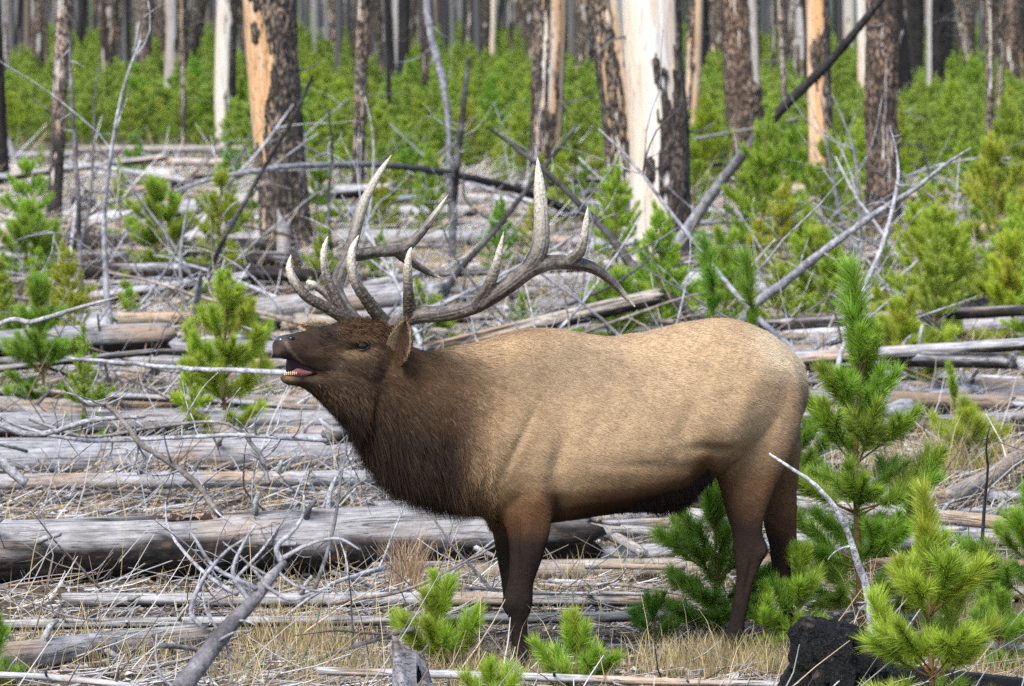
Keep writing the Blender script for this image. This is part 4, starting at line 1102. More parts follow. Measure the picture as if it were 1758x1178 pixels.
log((1330, 860), (1800, 905), 24, 24, 'uppermost of the stacked pale logs beside the sapling', color=(1.1, 1.08, 1.05), lift=.22, stubs=3)
log((1320, 902), (1770, 930), 24, 22, 'middle log of the stack beside the tall sapling', color=(1.12, 1.06, .98), lift=.10, stubs=2)
log((1280, 935), (1770, 955), 20, 22, 'lowest pale log of the stack beside the sapling', color=(1.05, 1.0, .95), stubs=2, char_under=.2)
log((1540, 1010), (1790, 1022), 30, 30, 'brown streaked log behind the bright blurred sapling', color=(.95, .88, .82), char_under=.25)
log((1290, 975), (1450, 985), 16, 16, 'short pale log behind the far hind hoof', color=(1.1, 1.1, 1.12))
log((1620, 1100), (1800, 1118), 15, 15, 'thin white pole behind the bright sapling', color=(1.15, 1.15, 1.2), lift=.08)
log((985, 890), (1105, 950), 20, 18, 'pale pole slanting under the belly', color=(1.1, 1.05, .98), lift=.1)
log((1005, 972), (1175, 974), 11, 10, 'thin whitish pole under the belly', color=(1.1, 1.05, 1.0), lift=.12)
log((1010, 905), (1260, 925), 18, 16, 'grey pole behind the belly fringe', color=(.9, .88, .87), lift=.04)
log((1140, 880), (1330, 895), 24, 22, 'rounded pale log behind the hind thigh', color=(1.15, 1.1, 1.06), lift=.03)
log((1130, 935), (1300, 940), 14, 14, 'dim brown log behind the dark green sapling', color=(.8, .7, .62))
log((1080, 262), (1395, 196), 7, 6, 'thin tan pole lying across behind the brown trunk', color=(1.0, .9, .78), lift=.75)
log((1190, 308), (1400, 305), 6, 6, 'thin level pole at the foot of the brown trunk', color=(.95, .9, .86), lift=.3)
log((1290, 420), (1570, 428), 13, 12, 'peeled tan log at the foot of the brown flecked trunk', color=(1.15, 1.0, .85), lift=.1)
log((1640, 420), (1790, 424), 28, 26, 'stout pale grey log at the right edge', color=(1.0, 1.0, 1.05))
log((545, 1152), (1180, 1172), 15, 14, 'bare white stem lying across the very front', color=(1.25, 1.25, 1.28), lift=.08, stubs=6)
log((1180, 1172), (1400, 1176), 12, 12, 'whitish stem at the front before the hind legs', color=(1.2, 1.18, 1.16), lift=.06)
log((-60, 1158), (250, 1182), 13, 12, 'bowed silver stem in the lower left corner', color=(1.2, 1.2, 1.25), lift=.09, bow=.02, stubs=3)
# charred ones
log((630, 318), (780, 308), 46, 42, 'short burnt black log lying by the slim dark trunk', char_patch=2.2, name='burnt_log', lift=.0)
log((-60, 508), (42, 505), 52, 46, 'burnt black log end at the left edge', char_patch=2.2, name='burnt_log')
log((225, 600), (310, 604), 34, 30, 'short charred stub lying left of the muzzle', char_patch=1.6, name='burnt_log')
log((1190, 450), (1120, 470), 34, 22, 'burnt chunk at the foot of the white snag', char_patch=2.0, name='burnt_log')

# the rest of the fallen timber between the near logs and the regrowth
lr = np.random.RandomState(91)
for q in range(165):
    while True:
        px = lr.uniform(-60, 1820); py = lr.uniform(310, 760) if q < 148 else lr.uniform(760, 1010)
        if px > 1100 and py < 420 and lr.rand() < .6: continue
        if px < 1150 and 800 < py: continue
        if 420 < px < 620 and py < 460 and lr.rand() < .5: continue
        break
    P = on_level(px, py); d = P[1] - CAM[1]
    rad = lr.uniform(.022, .065) if lr.rand() < .8 else lr.uniform(.065, .12)
    Lh = lr.uniform(.5, 2.4); a = lr.normal(0, .35) if lr.rand() < .62 else lr.uniform(-1.4, 1.4)
    dv = np.array([math.cos(a), math.sin(a), 0])
    lift = lr.choice([0, .05, .12, .22], p=[.45, .25, .2, .1])
    A = P - dv * Lh; B = P + dv * Lh
    A[2] = rad * .85 + float(height(A[0], A[1])) + lift; B[2] = rad * .8 + float(height(B[0], B[1])) + lift * lr.uniform(.2, 1.2) + (lr.uniform(.1, .5) if lr.rand() < .22 else 0)
    tone = lr.choice(3, p=[.62, .24, .14])
    v = lr.uniform(.8, 1.3)
    colr = [(v, v, v * 1.05), (v, v * .88, v * .74), (v * .62, v * .6, v * .6)][tone]
    look = ('stout ' if rad > .085 else 'slim ' if rad < .05 else '') + ['silver grey', 'tan', 'dark grey'][tone] + (' slanting' if abs(a) > .45 else '') + ' log'
    log(None, None, 0, color=colr, char_under=lr.choice([0, .15, .3, .45]), char_patch=lr.choice([0, 0, 0, .3, .9]), bow=lr.uniform(-.01, .02), stubs=int(lr.randint(0, 4)), world=(A, B, rad, rad * lr.uniform(.6, .95)), look=look)
# ------------------------------------------------------------------ bare branches and leaning poles that the photograph shows one by one
def branch(pts, label, color=(1, 1, 1), twigs=0, char=0.0, name='bare_branch', seed=0, curl=1.0, tw=.35, group='dead branches standing out of the slash', side=9, mat=None):
    """pts: (px, py, depth y, thickness px); depth None = where the sight line meets the ground"""
    r = np.random.RandomState(seed + 300)
    W = []
    for px, py, y, t in pts:
        P = on_level(px, py, .02) if y is None else at_depth(px, py, y)
        W.append(np.concatenate([P, [t / 2 * (P[1] - CAM[1]) / F]]))
    W = np.array(W); org = W[0 if W[0, 2] < W[-1, 2] else -1, :3].copy()
    L = np.linalg.norm(np.diff(W[:, :3], axis=0), axis=1).sum()
    n = max(12, int(L / .05)); S = spline(W, n); S[:, 3] = np.maximum(S[:, 3], .0015)
    rough = (fbm(S[:, :3] * 9, 3, seed) - .5)
    S[:, :3] += rough[:, None] * np.array([.02, .02, .02]) * np.minimum(1, S[:, 3:4] * 60)
    S[:, 3] *= 1 + .35 * (fbm(S[:, :3] * 25, 2, seed + 1) - .5)
    v, q, t = tube(S[:, :3], S[:, 3], side)
    cc = np.clip(char * 1.3 + (fbm(v * 7, 3, seed + 2) - .5) * 1.6 * (char > 0), 0, 1) if np.isscalar(char) else np.repeat(np.interp(np.linspace(0, 1, n), np.linspace(0, 1, len(char)), char), side)
    if not np.isscalar(char): cc = np.concatenate([cc, [cc[0], cc[-1]]])
    o = Geo().add(v - org, q, t, char=cc).build(name, mat or M_TWIG)
    o.location = org; o.color = (*color, 1)
    for k in range(twigs):
        i = int(r.uniform(.08, .97) * (n - 1)); T = nrm(S[min(i + 1, n - 1), :3] - S[max(i - 1, 0), :3])
        dv = nrm(r.normal(0, 1, 3) * np.array([1, .6, 1]) + T * .3); dv = nrm(dv - T * (dv @ T) * .7)
        l = tw * r.uniform(.35, 1.1); a = r.uniform(-1, 1) * curl
        b = np.cross(dv, np.array([0, 1.0, 0])); b = nrm(b)
        pp = [S[i, :3]]
        for s in range(1, 6):
            dv = nrm(dv + b * a * .42 + r.normal(0, .1, 3)); pp.append(pp[-1] + dv * l / 5)
        v, q, t = tube(spline(np.array(pp), 9), np.linspace(min(.0065, S[i, 3] * .6), .0018, 9), 5)
        tq = Geo().add(v - org, q, t, char=np.full(len(v), .0)).build('twig', M_TWIG, o)
        tq.color = (1.1, 1.1, 1.15, 1)
    tag(o, label, 'branch', group)
    return o
branch([(1126, 470, 27.5, 23), (1180, 395, 27.3, 21), (1240, 310, 27, 19), (1330, 200, 26.6, 18), (1430, 100, 26.2, 16), (1512, 0, 25.8, 13), (1580, -85, 25.5, 11)], 'leaning charred pole, pale at its foot, crossing in front of the brown trunk', (1.1, 1.1, 1.15), 5, [0, 0, .35, .95, 1, .95, .95], 'leaning_pole', 1, tw=.7, side=14)
branch([(1185, 676, 14.1, 19), (1240, 600, 14.1, 18), (1297, 523, 14, 17), (1345, 487, 14, 16), (1390, 450, 13.9, 15), (1450, 405, 13.8, 13), (1510, 362, 13.7, 11), (1570, 325, 13.6, 9), (1620, 285, 13.5, 6), (1667, 254, 13.4, 3)], 'long forked grey branch rising to a pale tip behind the hips', (.95, .95, 1.0), 9, [.15, .3, .2, 0, 0, 0], seed=2, tw=.32)
branch([(1430, 712, 12.2, 11), (1436, 640, 12.2, 10), (1450, 590, 12.3, 9), (1485, 490, 12.5, 9), (1515, 420, 12.7, 8), (1538, 330, 12.9, 7), (1542, 280, 13, 5), (1528, 215, 13, 2)], 'thin whitish stem standing behind the tall sapling with short twigs', (1.15, 1.15, 1.2), 12, 0.0, seed=3, tw=.18)
branch([(1500, 1112, -.7, 15), (1490, 1030, -.75, 14), (1476, 975, -.8, 13), (1452, 905, -.85, 11), (1425, 860, -.9, 9), (1385, 822, -.95, 7), (1320, 779, -1.0, 4)], 'white dead stick bending over towards the hind leg, rooted by the stump', (1.75, 1.75, 1.78), 5, 0.0, seed=4, tw=.12)
branch([(300, 328, 27, 5), (365, 308, 27.5, 8), (450, 292, 28, 10), (540, 284, 28.8, 11), (640, 283, 29.7, 12), (720, 290, 30.4, 12), (800, 303, 31.1, 13), (900, 330, 32, 14), (990, 368, 33, 15), (1085, 408, 33.6, 16)], 'long arched branch spanning behind both antlers', (1.05, 1.05, 1.1), 7, [0, 0, .1, .4, .8, .95, 1, 1, 1], seed=5, tw=.5, curl=2.0)
branch([(838, 218, 18, 4), (880, 250, 18, 7), (930, 290, 17.9, 9), (990, 345, 17.8, 11), (1040, 398, 17.6, 13), (1080, 450, 17.4, 16), (1115, 492, 17.2, 18), (1165, 520, 17, 18), (1205, 572, 16.9, 18), (1218, 616, 16.9, 18)], 'dark knotty branch sloping down behind the dagger tine', (.55, .52, .52), 22, .75, seed=6, tw=.3)
branch([(990, 215, 22, 6), (950, 268, 22, 8), (905, 325, 21.9, 9), (850, 395, 21.8, 10), (785, 470, 21.7, 11), (742, 540, 21.6, 11)], 'straight dark branch slanting behind the near antler', (.5, .48, .48), 4, .7, seed=7, tw=.25)
branch([(985, 338, 33, 10), (1020, 329, 33, 12), (1052, 338, 33, 14), (1080, 360, 33, 15), (1100, 402, 33, 15)], 'short hooked bough in front of the leaning trunk', (.9, .9, .92), 2, .4, seed=8)
branch([(727, -40, 33, 12), (740, 60, 33, 13), (760, 140, 33, 12), (770, 220, 33, 10), (772, 330, 33, 10), (782, 420, 33, 10), (792, 520, None, 11)], 'curly twigged grey dead sapling between the antlers', (.95, .95, 1.05), 24, [0, 0, 0, .2, .5, .6, .6], 'dead_sapling', 9, 2.2, .45)
branch([(804, 98, 30, 7), (795, 190, 30, 10), (785, 280, 30, 12), (778, 380, 30, 13), (776, 505, None, 14)], 'darker dead sapling beside the curly twigged one', (.7, .7, .72), 16, .55, 'dead_sapling', 10, 2.4, .5)
branch([(119, 55, 20, 3), (122, 130, 20, 6), (127, 230, 20, 8), (134, 340, 20, 9), (137, 450, 20, 9), (142, 605, None, 11)], 'thin bare stem standing in front of the slim two toned trunk', (.75, .72, .74), 9, .35, 'dead_sapling', 11, 1.0, .18)
branch([(537, 128, 17, 5), (505, 200, 17, 7), (455, 285, 17.1, 7), (410, 365, 17.2, 8), (375, 430, 17.3, 9), (345, 515, None, 9)], 'dark stick leaning across the orange scarred trunk', (.5, .45, .45), 6, .6, 'leaning_stick', 12, 2.4, .4)
branch([(563, 185, 24, 3), (570, 260, 24, 5), (564, 340, 24, 6), (566, 400, 24, 6), (572, 470, None, 7)], 'wiry black stem with fine twigs left of the antlers', (.6, .6, .6), 12, .6, 'dead_sapling', 13, 1.4, .22)
branch([(117, 615, 9.0, 5), (200, 622, 8.9, 7), (300, 631, 8.8, 8), (400, 636, 8.7, 9), (500, 640, 8.6, 10), (560, 645, 8.5, 10)], 'straight silver pole seemingly pointing into the open mouth', (1.2, 1.2, 1.25), 5, 0.0, 'leaning_stick', 14, 1.4, .22)
branch([(344, 470, 13.6, 7), (340, 505, 13.8, 12), (332, 545, 14, 13), (310, 595, 14.2, 13), (275, 632, 14.3, 13), (222, 664, 14.4, 12)], 'curved bare branch like a bow left of the muzzle', (.95, .95, 1.0), 2, .1, seed=15)
branch([(-270, 870, 6, 10), (-30, 580, 6, 9), (60, 552, 6, 9), (130, 530, 6, 7), (203, 510, 6, 4)], 'bare stick reaching in from the left edge', (1.0, .98, 1.0), 2, 0.0, seed=16)
branch([(168, 540, 12.8, 3), (175, 600, 12.8, 5), (186, 650, 12.8, 6), (196, 702, 12.8, 7)], 'upright dark twig before the level log', (.5, .42, .4), 8, .6, seed=17, tw=.1)
branch([(0, 212, 50, 6), (14, 245, 50, 9), (24, 270, 50, 9), (30, 302, 50, 9)], 'bent silver branch at the left edge by the log pile', (1.1, 1.1, 1.15), 2, 0, seed=18)
branch([(100, 640, 3.2, 5), (140, 690, 3.1, 7), (190, 700, 3, 8), (240, 760, 2.9, 10), (300, 800, 2.8, 11), (345, 838, 2.7, 11), (378, 885, 2.6, 12)], 'crooked brown bough lying over the smooth pale log', (.75, .65, .58), 20, .35, seed=19, tw=.28)
branch([(50, 720, 3.4, 5), (150, 750, 3.3, 6), (260, 735, 3.3, 6), (380, 725, 3.3, 6), (440, 770, 3.1, 8), (462, 830, 2.9, 8)], 'angular twiggy bough behind the pale log', (.8, .74, .7), 22, .2, seed=20, tw=.3)
branch([(-20, 700, 3.3, 6), (40, 735, 3.2, 6), (150, 755, 3.1, 7), (300, 752, 3.0, 7), (430, 748, 3.0, 8), (560, 757, 3.0, 8)], 'long thin silvery pole above the flat grey log', (1.1, 1.1, 1.15), 9, 0, seed=21, tw=.2)
branch([(-30, 770, 3.0, 18), (10, 800, 3.0, 18), (45, 830, 3.0, 17)], 'thick pale broken limb at the left edge', (1.05, 1.05, 1.1), 0, 0, seed=22)
branch([(-30, 720, 3.1, 11), (60, 745, 3.1, 11), (160, 722, 3.0, 9), (250, 715, 3.0, 6)], 'bowed grey limb before the level log at left', (1.0, 1.0, 1.05), 3, 0, seed=23)
# foreground branch, out of focus
fgb = branch([(285, 1215, -4.6, 40), (335, 1150, -4.5, 36), (385, 1085, -4.4, 31), (432, 1035, -4.3, 25), (470, 985, -4.25, 17), (490, 965, -4.2, 12)], 'forked foreground branch, blurred, thick dark foot and silver tips', (.72, .69, .72), 12, .34, seed=24, tw=.22, side=14)
for pts in ([(484, 966, -4.2, 12), (475, 940, -4.2, 9), (500, 915, -4.2, 8), (520, 885, -4.2, 6), (522, 850, -4.2, 3)], [(487, 958, -4.2, 9), (530, 935, -4.2, 7), (580, 925, -4.2, 5), (620, 945, -4.2, 3)], [(432, 1036, -4.3, 11), (400, 985, -4.3, 8), (420, 930, -4.3, 6), (440, 900, -4.3, 3)],
            [(440, 1010, -4.3, 9), (370, 975, -4.3, 7), (335, 925, -4.3, 5), (318, 900, -4.3, 2)], [(345, 1075, -4.4, 10), (328, 1050, -4.4, 9), (345, 1000, -4.4, 8), (385, 950, -4.4, 6), (420, 925, -4.4, 3)], [(455, 1005, -4.3, 8), (500, 1030, -4.3, 6), (560, 1010, -4.3, 4), (580, 1020, -4.3, 2)]):
    S = spline(np.array([np.concatenate([at_depth(a, b, y), [t / 2 * (y + 22) / F]]) for a, b, y, t in pts]), 22)
    v, q, t = tube(S[:, :3], S[:, 3], 7)
    lo = np.array(fgb.location)
    f = Geo().add(v - lo, q, t, char=np.zeros(len(v))).build('fork', M_TWIG, fgb); f.color = (1.1, 1.1, 1.18, 1)

# ------------------------------------------------------------------ snag, stumps
def stump(name, px, py, hpx, wpx, label, mat, seed, y=None, slant=.25, charv=1.0, splinter=.35, color=(1, 1, 1)):
    B = on_level(px, py, 0) if y is None else np.array([at_depth(px, py, y)[0], y, 0.0])
    s = F / (B[1] - CAM[1]); h, w = hpx / s, wpx / s / 2
    seg, nz = 56, 40
    TH, I = np.meshgrid(np.arange(seg) * 2 * np.pi / seg, np.linspace(0, 1, nz))
    cyl = np.stack([np.cos(TH), np.sin(TH), I * h / w * .5 + seed], -1)
    top = h * (1 - splinter * fbm(cyl[-1:] * np.array([2.2, 2.2, 0]) + seed, 3, seed) - slant * .5 * (1 - np.cos(TH[:1] - math.radians(160))) * .6)
    Z = -.08 + I * (top + .08)
    R = w * (1 + .35 * np.exp(-I * h / .1) * .5 - .06 * I + .30 * (fbm(cyl * np.array([2.5, 2.5, 1.6]), 4, seed + 1) - .5))
    V = np.stack([R * np.cos(TH), R * np.sin(TH), Z], -1)
    # hollow broken top
    rows = [V]
    for f, dz in ((.82, -.02), (.55, -.10), (.2, -.14)):
        T = V[-1:].copy(); T[..., 0] *= f; T[..., 1] *= f; T[..., 2] += dz * h + (fbm(T * 30, 2, seed) - .5) * .05 * h; rows.append(T)
    V = np.concatenate(rows, 0); k = len(V)
    i = np.arange(k - 1)[:, None] * seg; j = np.arange(seg)[None]; j2 = (j + 1) % seg
    Q = np.stack([i + j, i + j2, i + seg + j2, i + seg + j], -1).reshape(-1, 4)
    P = V.reshape(-1, 3)
    ch = np.clip(charv + (fbm(P * 14, 3, seed + 8) - .62) * (3 if charv < 1 else .9) * (-1 if charv >= 1 else 1), 0, 1)
    o = Geo().add(P, Q, None, char=ch).build(name, mat); o.location = (B[0], B[1], float(height(B[0], B[1]))); o.color = (*color, 1)
    if label: tag(o, label, 'stump')
    return o
def coal_stump():
    B = np.array([at_depth(1445, 800, -1.1)[0], -1.1, 0.0]); seg, nz = 110, 80; R0 = .205
    TH, I = np.meshgrid(np.arange(seg) * 2 * np.pi / seg, np.linspace(0, 1, nz))
    s = np.clip(I / .62, 0, 1); c = np.clip((I - .62) / .38, 0, 1)
    R = R0 * (1.06 - .08 * s) * np.where(c > 0, np.cos(c * np.pi / 2) ** .7, 1); Zt = .225 * s + .075 * np.sin(c * np.pi / 2)
    X = R * np.cos(TH); Y = R * np.sin(TH)
    Z = -.05 + 1.17 * Zt * (1.03 - .9 * np.clip(X + .02, -.1, .3)) + .04 * np.clip(-X, 0, .2)
    V = np.stack([X * 1.02, Y, Z], -1).reshape(-1, 3)
    n = nrm(np.stack([X, Y, (Z - .1) * .8], -1).reshape(-1, 3))
    q = V * np.array([7, 7, 5.0])
    d = (fbm(q, 3, 91) - .5) * .15 + np.abs(fbm(V * np.array([15, 15, 8.0]), 3, 92) - .5) * -.24 + .025 + (fbm(V * 60, 2, 93) - .5) * .016
    V = V + n * d[:, None]
    k = nz; i = np.arange(k - 1)[:, None] * seg; j = np.arange(seg)[None]; j2 = (j + 1) % seg
    Q = np.stack([i + j, i + j2, i + seg + j2, i + seg + j], -1).reshape(-1, 4)
    ch = 1 - .8 * sstep(.66, .74, fbm(V * np.array([8, 8, 14.0]), 3, 94))
    o = Geo().add(V, Q, None, char=ch).build('charred_stump', M_CHAR); o.location = B
    tag(o, 'black charred stump with lumpy glossy coal surface at the front', 'stump')
coal_stump()
log((1520, 1168), (1860, 1200), 62, 50, 'charred black log running off behind the bright blurred sapling', char_patch=3, mat=M_CHAR, name='burnt_log')
o = stump('broken_snag', 724, 1225, 215, 104, 'broken grey snag point jutting up at the front edge', M_LOG, 5, y=-1.9, slant=.9, charv=.25, splinter=.5, color=(.8, .78, .8))
stump('grey_stub', 487, 452, 102, 23, 'pale splintered stub in front of the orange scarred trunk', M_LOG, 6, slant=.3, charv=0, splinter=.4, color=(1.2, 1.15, 1.1))
stump('burnt_stub', 305, 358, 62, 25, 'small burnt black stub by the log pile', M_CHAR, 7, splinter=.3)
stump('burnt_stump', 644, 394, 78, 38, 'black burnt stump supporting the fallen black log', M_CHAR, 8, splinter=.3)
stump('white_stub', 546, 368, 24, 8, 'small white stub left of the slim dark trunk', M_LOG, 9, charv=0, splinter=.2, color=(1.6, 1.6, 1.6))
stump('burnt_root', 145, 366, 36, 46, 'low burnt root plate beside the slim two toned trunk', M_CHAR, 10, splinter=.5)
stump('leaning_stub', 1602, 655, 56, 12, 'short grey stub standing behind the broad smooth log', M_LOG, 11, charv=0, splinter=.4, color=(1.1, 1.1, 1.15))

# ------------------------------------------------------------------ loose dead branches: shapes shared, each an object
def dry_branch_mesh(seed, L=1.0):
    r = np.random.RandomState(seed); g = Geo()
    def grow(P0, d, l, rad, depth):
        n = 7; pp = [P0]; dv = d; cur = nrm(r.normal(0, 1, 3)) * r.uniform(.05, .33)
        for s in range(n):
            dv = nrm(dv + cur * .55 + r.normal(0, .09, 3)); pp.append(pp[-1] + dv * l / n)
        S = spline(np.array(pp), 12 if depth == 0 else 8)
        v, q, t = tube(S, np.linspace(rad, rad * .3, len(S)), 6 if depth == 0 else 4, depth == 0)
        g.add(v, q, t, char=np.full(len(v), 0.0 if r.rand() < .85 else .6))
        if depth < 2:
            for k in range(r.randint(3, 7) if depth == 0 else r.randint(0, 3)):
                i = r.randint(1, len(S) - 1); tdir = nrm(S[min(i + 1, len(S) - 1)] - S[i - 1])
                side = nrm(r.normal(0, 1, 3)); dd = nrm(tdir * r.uniform(.3, 1) + side * .9)
                grow(S[i], dd, l * r.uniform(.25, .55), rad * (1 - i / len(S) * .6) * .5, depth + 1)
    grow(np.zeros(3), np.array([1.0, 0, 0]), L, .011, 0)
    return g.mesh('dry_branch', M_TWIG)
DRY = [dry_branch_mesh(700 + i) for i in range(26)]
br = np.random.RandomState(33)
placed = 0
while placed < 285:
    zone = br.rand()
    px = br.uniform(-40, 1800); py = br.uniform(420, 700) if zone < .42 else br.uniform(700, 1175) if zone < .86 else br.uniform(290, 430)
    if 1100 < px and 700 < py and br.rand() < .55: continue
    if px > 1050 and py < 420 and br.rand() < .6: continue
    P = on_level(px, py)
    if 2.6 < P[1] < 4.3 and P[0] < .5 and br.rand() < .7: continue
    if abs(P[1] - .1) < .9 and -.3 < P[0] < 1.4: continue
    s = br.uniform(.45, 1.25) if py > 700 else br.uniform(.9, 2.5)
    o = bpy.data.objects.new('dry_branch', DRY[br.randint(len(DRY))]); COL.objects.link(o)
    up = br.rand() < .25
    tilt = -br.uniform(.3, 1.2) if up else br.normal(-.08, .14)
    o.rotation_euler = (br.uniform(0, 6.28), tilt, br.uniform(0, 6.28) if br.rand() < .4 else br.choice([0, math.pi]) + br.normal(0, .5))
    o.scale = (s, s, s * br.uniform(.7, 1.1))
    o.location = (P[0], P[1], float(height(P[0], P[1])) + (br.uniform(.0, .05) if up else br.uniform(.02, .22)))
    tone = br.choice(4, p=[.42, .3, .16, .12]); v = br.uniform(.85, 1.2)
    o.color = [(v, v, v * 1.05, 1), (v * 1.25, v * 1.25, v * 1.3, 1), (v * .8, v * .66, v * .55, 1), (v * .4, v * .38, v * .38, 1)][tone]
    look = (['silver', 'whitish', 'brown', 'blackish'][tone] + (' upright' if up else '') + (' long' if s > 1.2 else ' short' if s < .65 else '') + ' branch')
    later(o, 'branch', look, 'loose dead branches', (P[0], P[1], .08))
    placed += 1

# ------------------------------------------------------------------ twig litter, chips, grass: nobody could count these
def litter():
    r = np.random.RandomState(51); g = Geo()
    n = 26000
    y = -3.5 + 56 * r.rand(n) ** 1.35; half = (y + 22) * .104; x = r.uniform(-1, 1, n) * half
    dens = fbm(np.stack([x * .8, y * .5, 0 * x], -1), 3, 66)
    ok = (dens > .33) & ~((y > 3.0) & (y < 4.6) & (x < .5) & (r.rand(n) < .85)) & ~((np.abs(y - .1) < .45) & (x > -.2) & (x < 1.3) & (r.rand(n) < .7)); x, y = x[ok], y[ok]; n = len(x)
    d = (y + 22)
    L = r.uniform(.08, .55, n) * np.interp(d, [18, 40, 78], [.8, 1.3, 2.0])
    az = np.where(r.rand(n) < .5, r.normal(0, .5, n), r.uniform(0, 6.28, n)); el = np.abs(r.normal(0.03, .22, n)) * np.interp(y, [2, 8, 25], [.5, 1.3, .7]) + (r.rand(n) < .07) * .8
    D = np.stack([np.cos(az) * np.cos(el), np.sin(az) * np.cos(el), np.sin(el)], -1)
    P0 = np.stack([x, y, height(x, y) + r.uniform(0, .10, n) ** 1.4 * np.interp(y, [2, 8, 25], [.35, 1.9, 1.0])], -1)
    rad = r.uniform(.0016, .0055, n) * np.interp(d, [18, 40, 78], [1, 1.5, 2.4])
    bend = r.normal(0, .22, (n, 3)) * np.array([1, 1, .7])
    K = 4; s = np.linspace(0, 1, K)
    C = P0[:, None] + D[:, None] * (L[:, None] * s)[..., None] + bend[:, None] * (L[:, None] * (s * s))[..., None]
    C[..., 2] = np.maximum(C[..., 2], height(C[..., 0], C[..., 1]) + .003)
    T = nrm(np.gradient(C, axis=1)); A = nrm(np.cross(T, np.array([0.1, 0.9, .3]))); B = np.cross(T, A)
    th = np.arange(3) * 2.094
    V = C[:, :, None] + (rad[:, None] * (1 - .6 * s))[..., None, None] * (np.cos(th)[:, None] * A[:, :, None] + np.sin(th)[:, None] * B[:, :, None])
    base = (np.arange(n) * K * 3)[:, None, None] + (np.arange(K - 1) * 3)[None, :, None]; j = np.arange(3)[None, None]; j2 = (j + 1) % 3
    Q = np.stack([base + j, base + j2, base + 3 + j2, base + 3 + j], -1).reshape(-1, 4)
    pal = np.array([[.40, .385, .38], [.26, .25, .245], [.52, .50, .48], [.26, .18, .12], [.40, .31, .21], [.05, .042, .04]])
    c = pal[r.choice(6, n, p=[.22, .26, .09, .17, .12, .14])] * r.uniform(.75, 1.2, (n, 1)) * np.interp(y, [8, 30], [1, 1.3])[:, None]
    g.add(V.reshape(-1, 3), Q, None, Col=np.repeat(c, K * 3, 0))
    tag(g.build('twig_litter', M_LITTER), kind='stuff')
    # chips of bark and wood
    n = 26000; g = Geo()
    y = -3.5 + 45 * r.rand(n) ** 1.7; x = r.uniform(-1, 1, n) * (y + 22) * .104
    a = r.uniform(0, 6.28, n); l = r.uniform(.006, .026, n) * np.interp(y, [0, 40], [1, 2]); w = l * r.uniform(.25, .6, n)
    u = np.stack([np.cos(a), np.sin(a), r.normal(0, .25, n)], -1) * l[:, None]; v = np.stack([-np.sin(a), np.cos(a), r.normal(0, .25, n)], -1) * w[:, None]
    c0 = np.stack([x, y, height(x, y) + .012], -1)
    V = np.stack([c0 - u - v, c0 + u - v * .6, c0 + u * 1.1 + v, c0 - u * .8 + v, c0 + np.array([0, 0, .014])], 1).reshape(-1, 3)
    b = np.arange(n)[:, None] * 5
    T = np.vstack([np.hstack([b + i, b + (i + 1) % 4, b + 4]) for i in range(4)])
    pal = np.array([[.24, .225, .21], [.38, .36, .35], [.14, .10, .07], [.05, .042, .037], [.22, .165, .115]])
    c = pal[r.choice(5, n, p=[.3, .2, .22, .14, .14])] * r.uniform(.7, 1.2, (n, 1))
    g.add(V, None, T, Col=np.repeat(c, 5, 0))
    tag(g.build('wood_chips', M_LITTER, smooth=False), kind='stuff')
litter()
def blades(x, y, h, w, col, r, lean=.35, spread=None):
    n = len(x); z = height(x, y) - .01
    a = r.uniform(0, 6.28, n) if spread is None else spread
    D = np.stack([np.cos(a) * lean, np.sin(a) * lean, np.ones(n)], -1) * r.uniform(.5, 1.2, (n, 1)) ; D[:, 2] = 1
    D = nrm(D); S = np.stack([np.ones(n), r.normal(0, .4, n), np.zeros(n)], -1); S = nrm(S) * w[:, None] / 2
    P = np.stack([x, y, z], -1); out = D * np.array([1, 1, 0])
    p1 = P + D * (h * .5)[:, None]; p2 = p1 + (D + out * .7) * (h * .3)[:, None]; p3 = p2 + (D + out * 1.6 - np.array([0, 0, .25])) * (h * .3)[:, None]
    V = np.stack([P - S, P + S, p1 + S * .8, p1 - S * .8, p2 + S * .55, p2 - S * .55, p3], 1).reshape(-1, 3)
    b = np.arange(n)[:, None] * 7
    Q = np.vstack([np.hstack([b, b + 1, b + 2, b + 3]), np.hstack([b + 3, b + 2, b + 4, b + 5])])
    return V, Q, np.hstack([b + 5, b + 4, b + 6]), np.repeat(col, 7, 0)
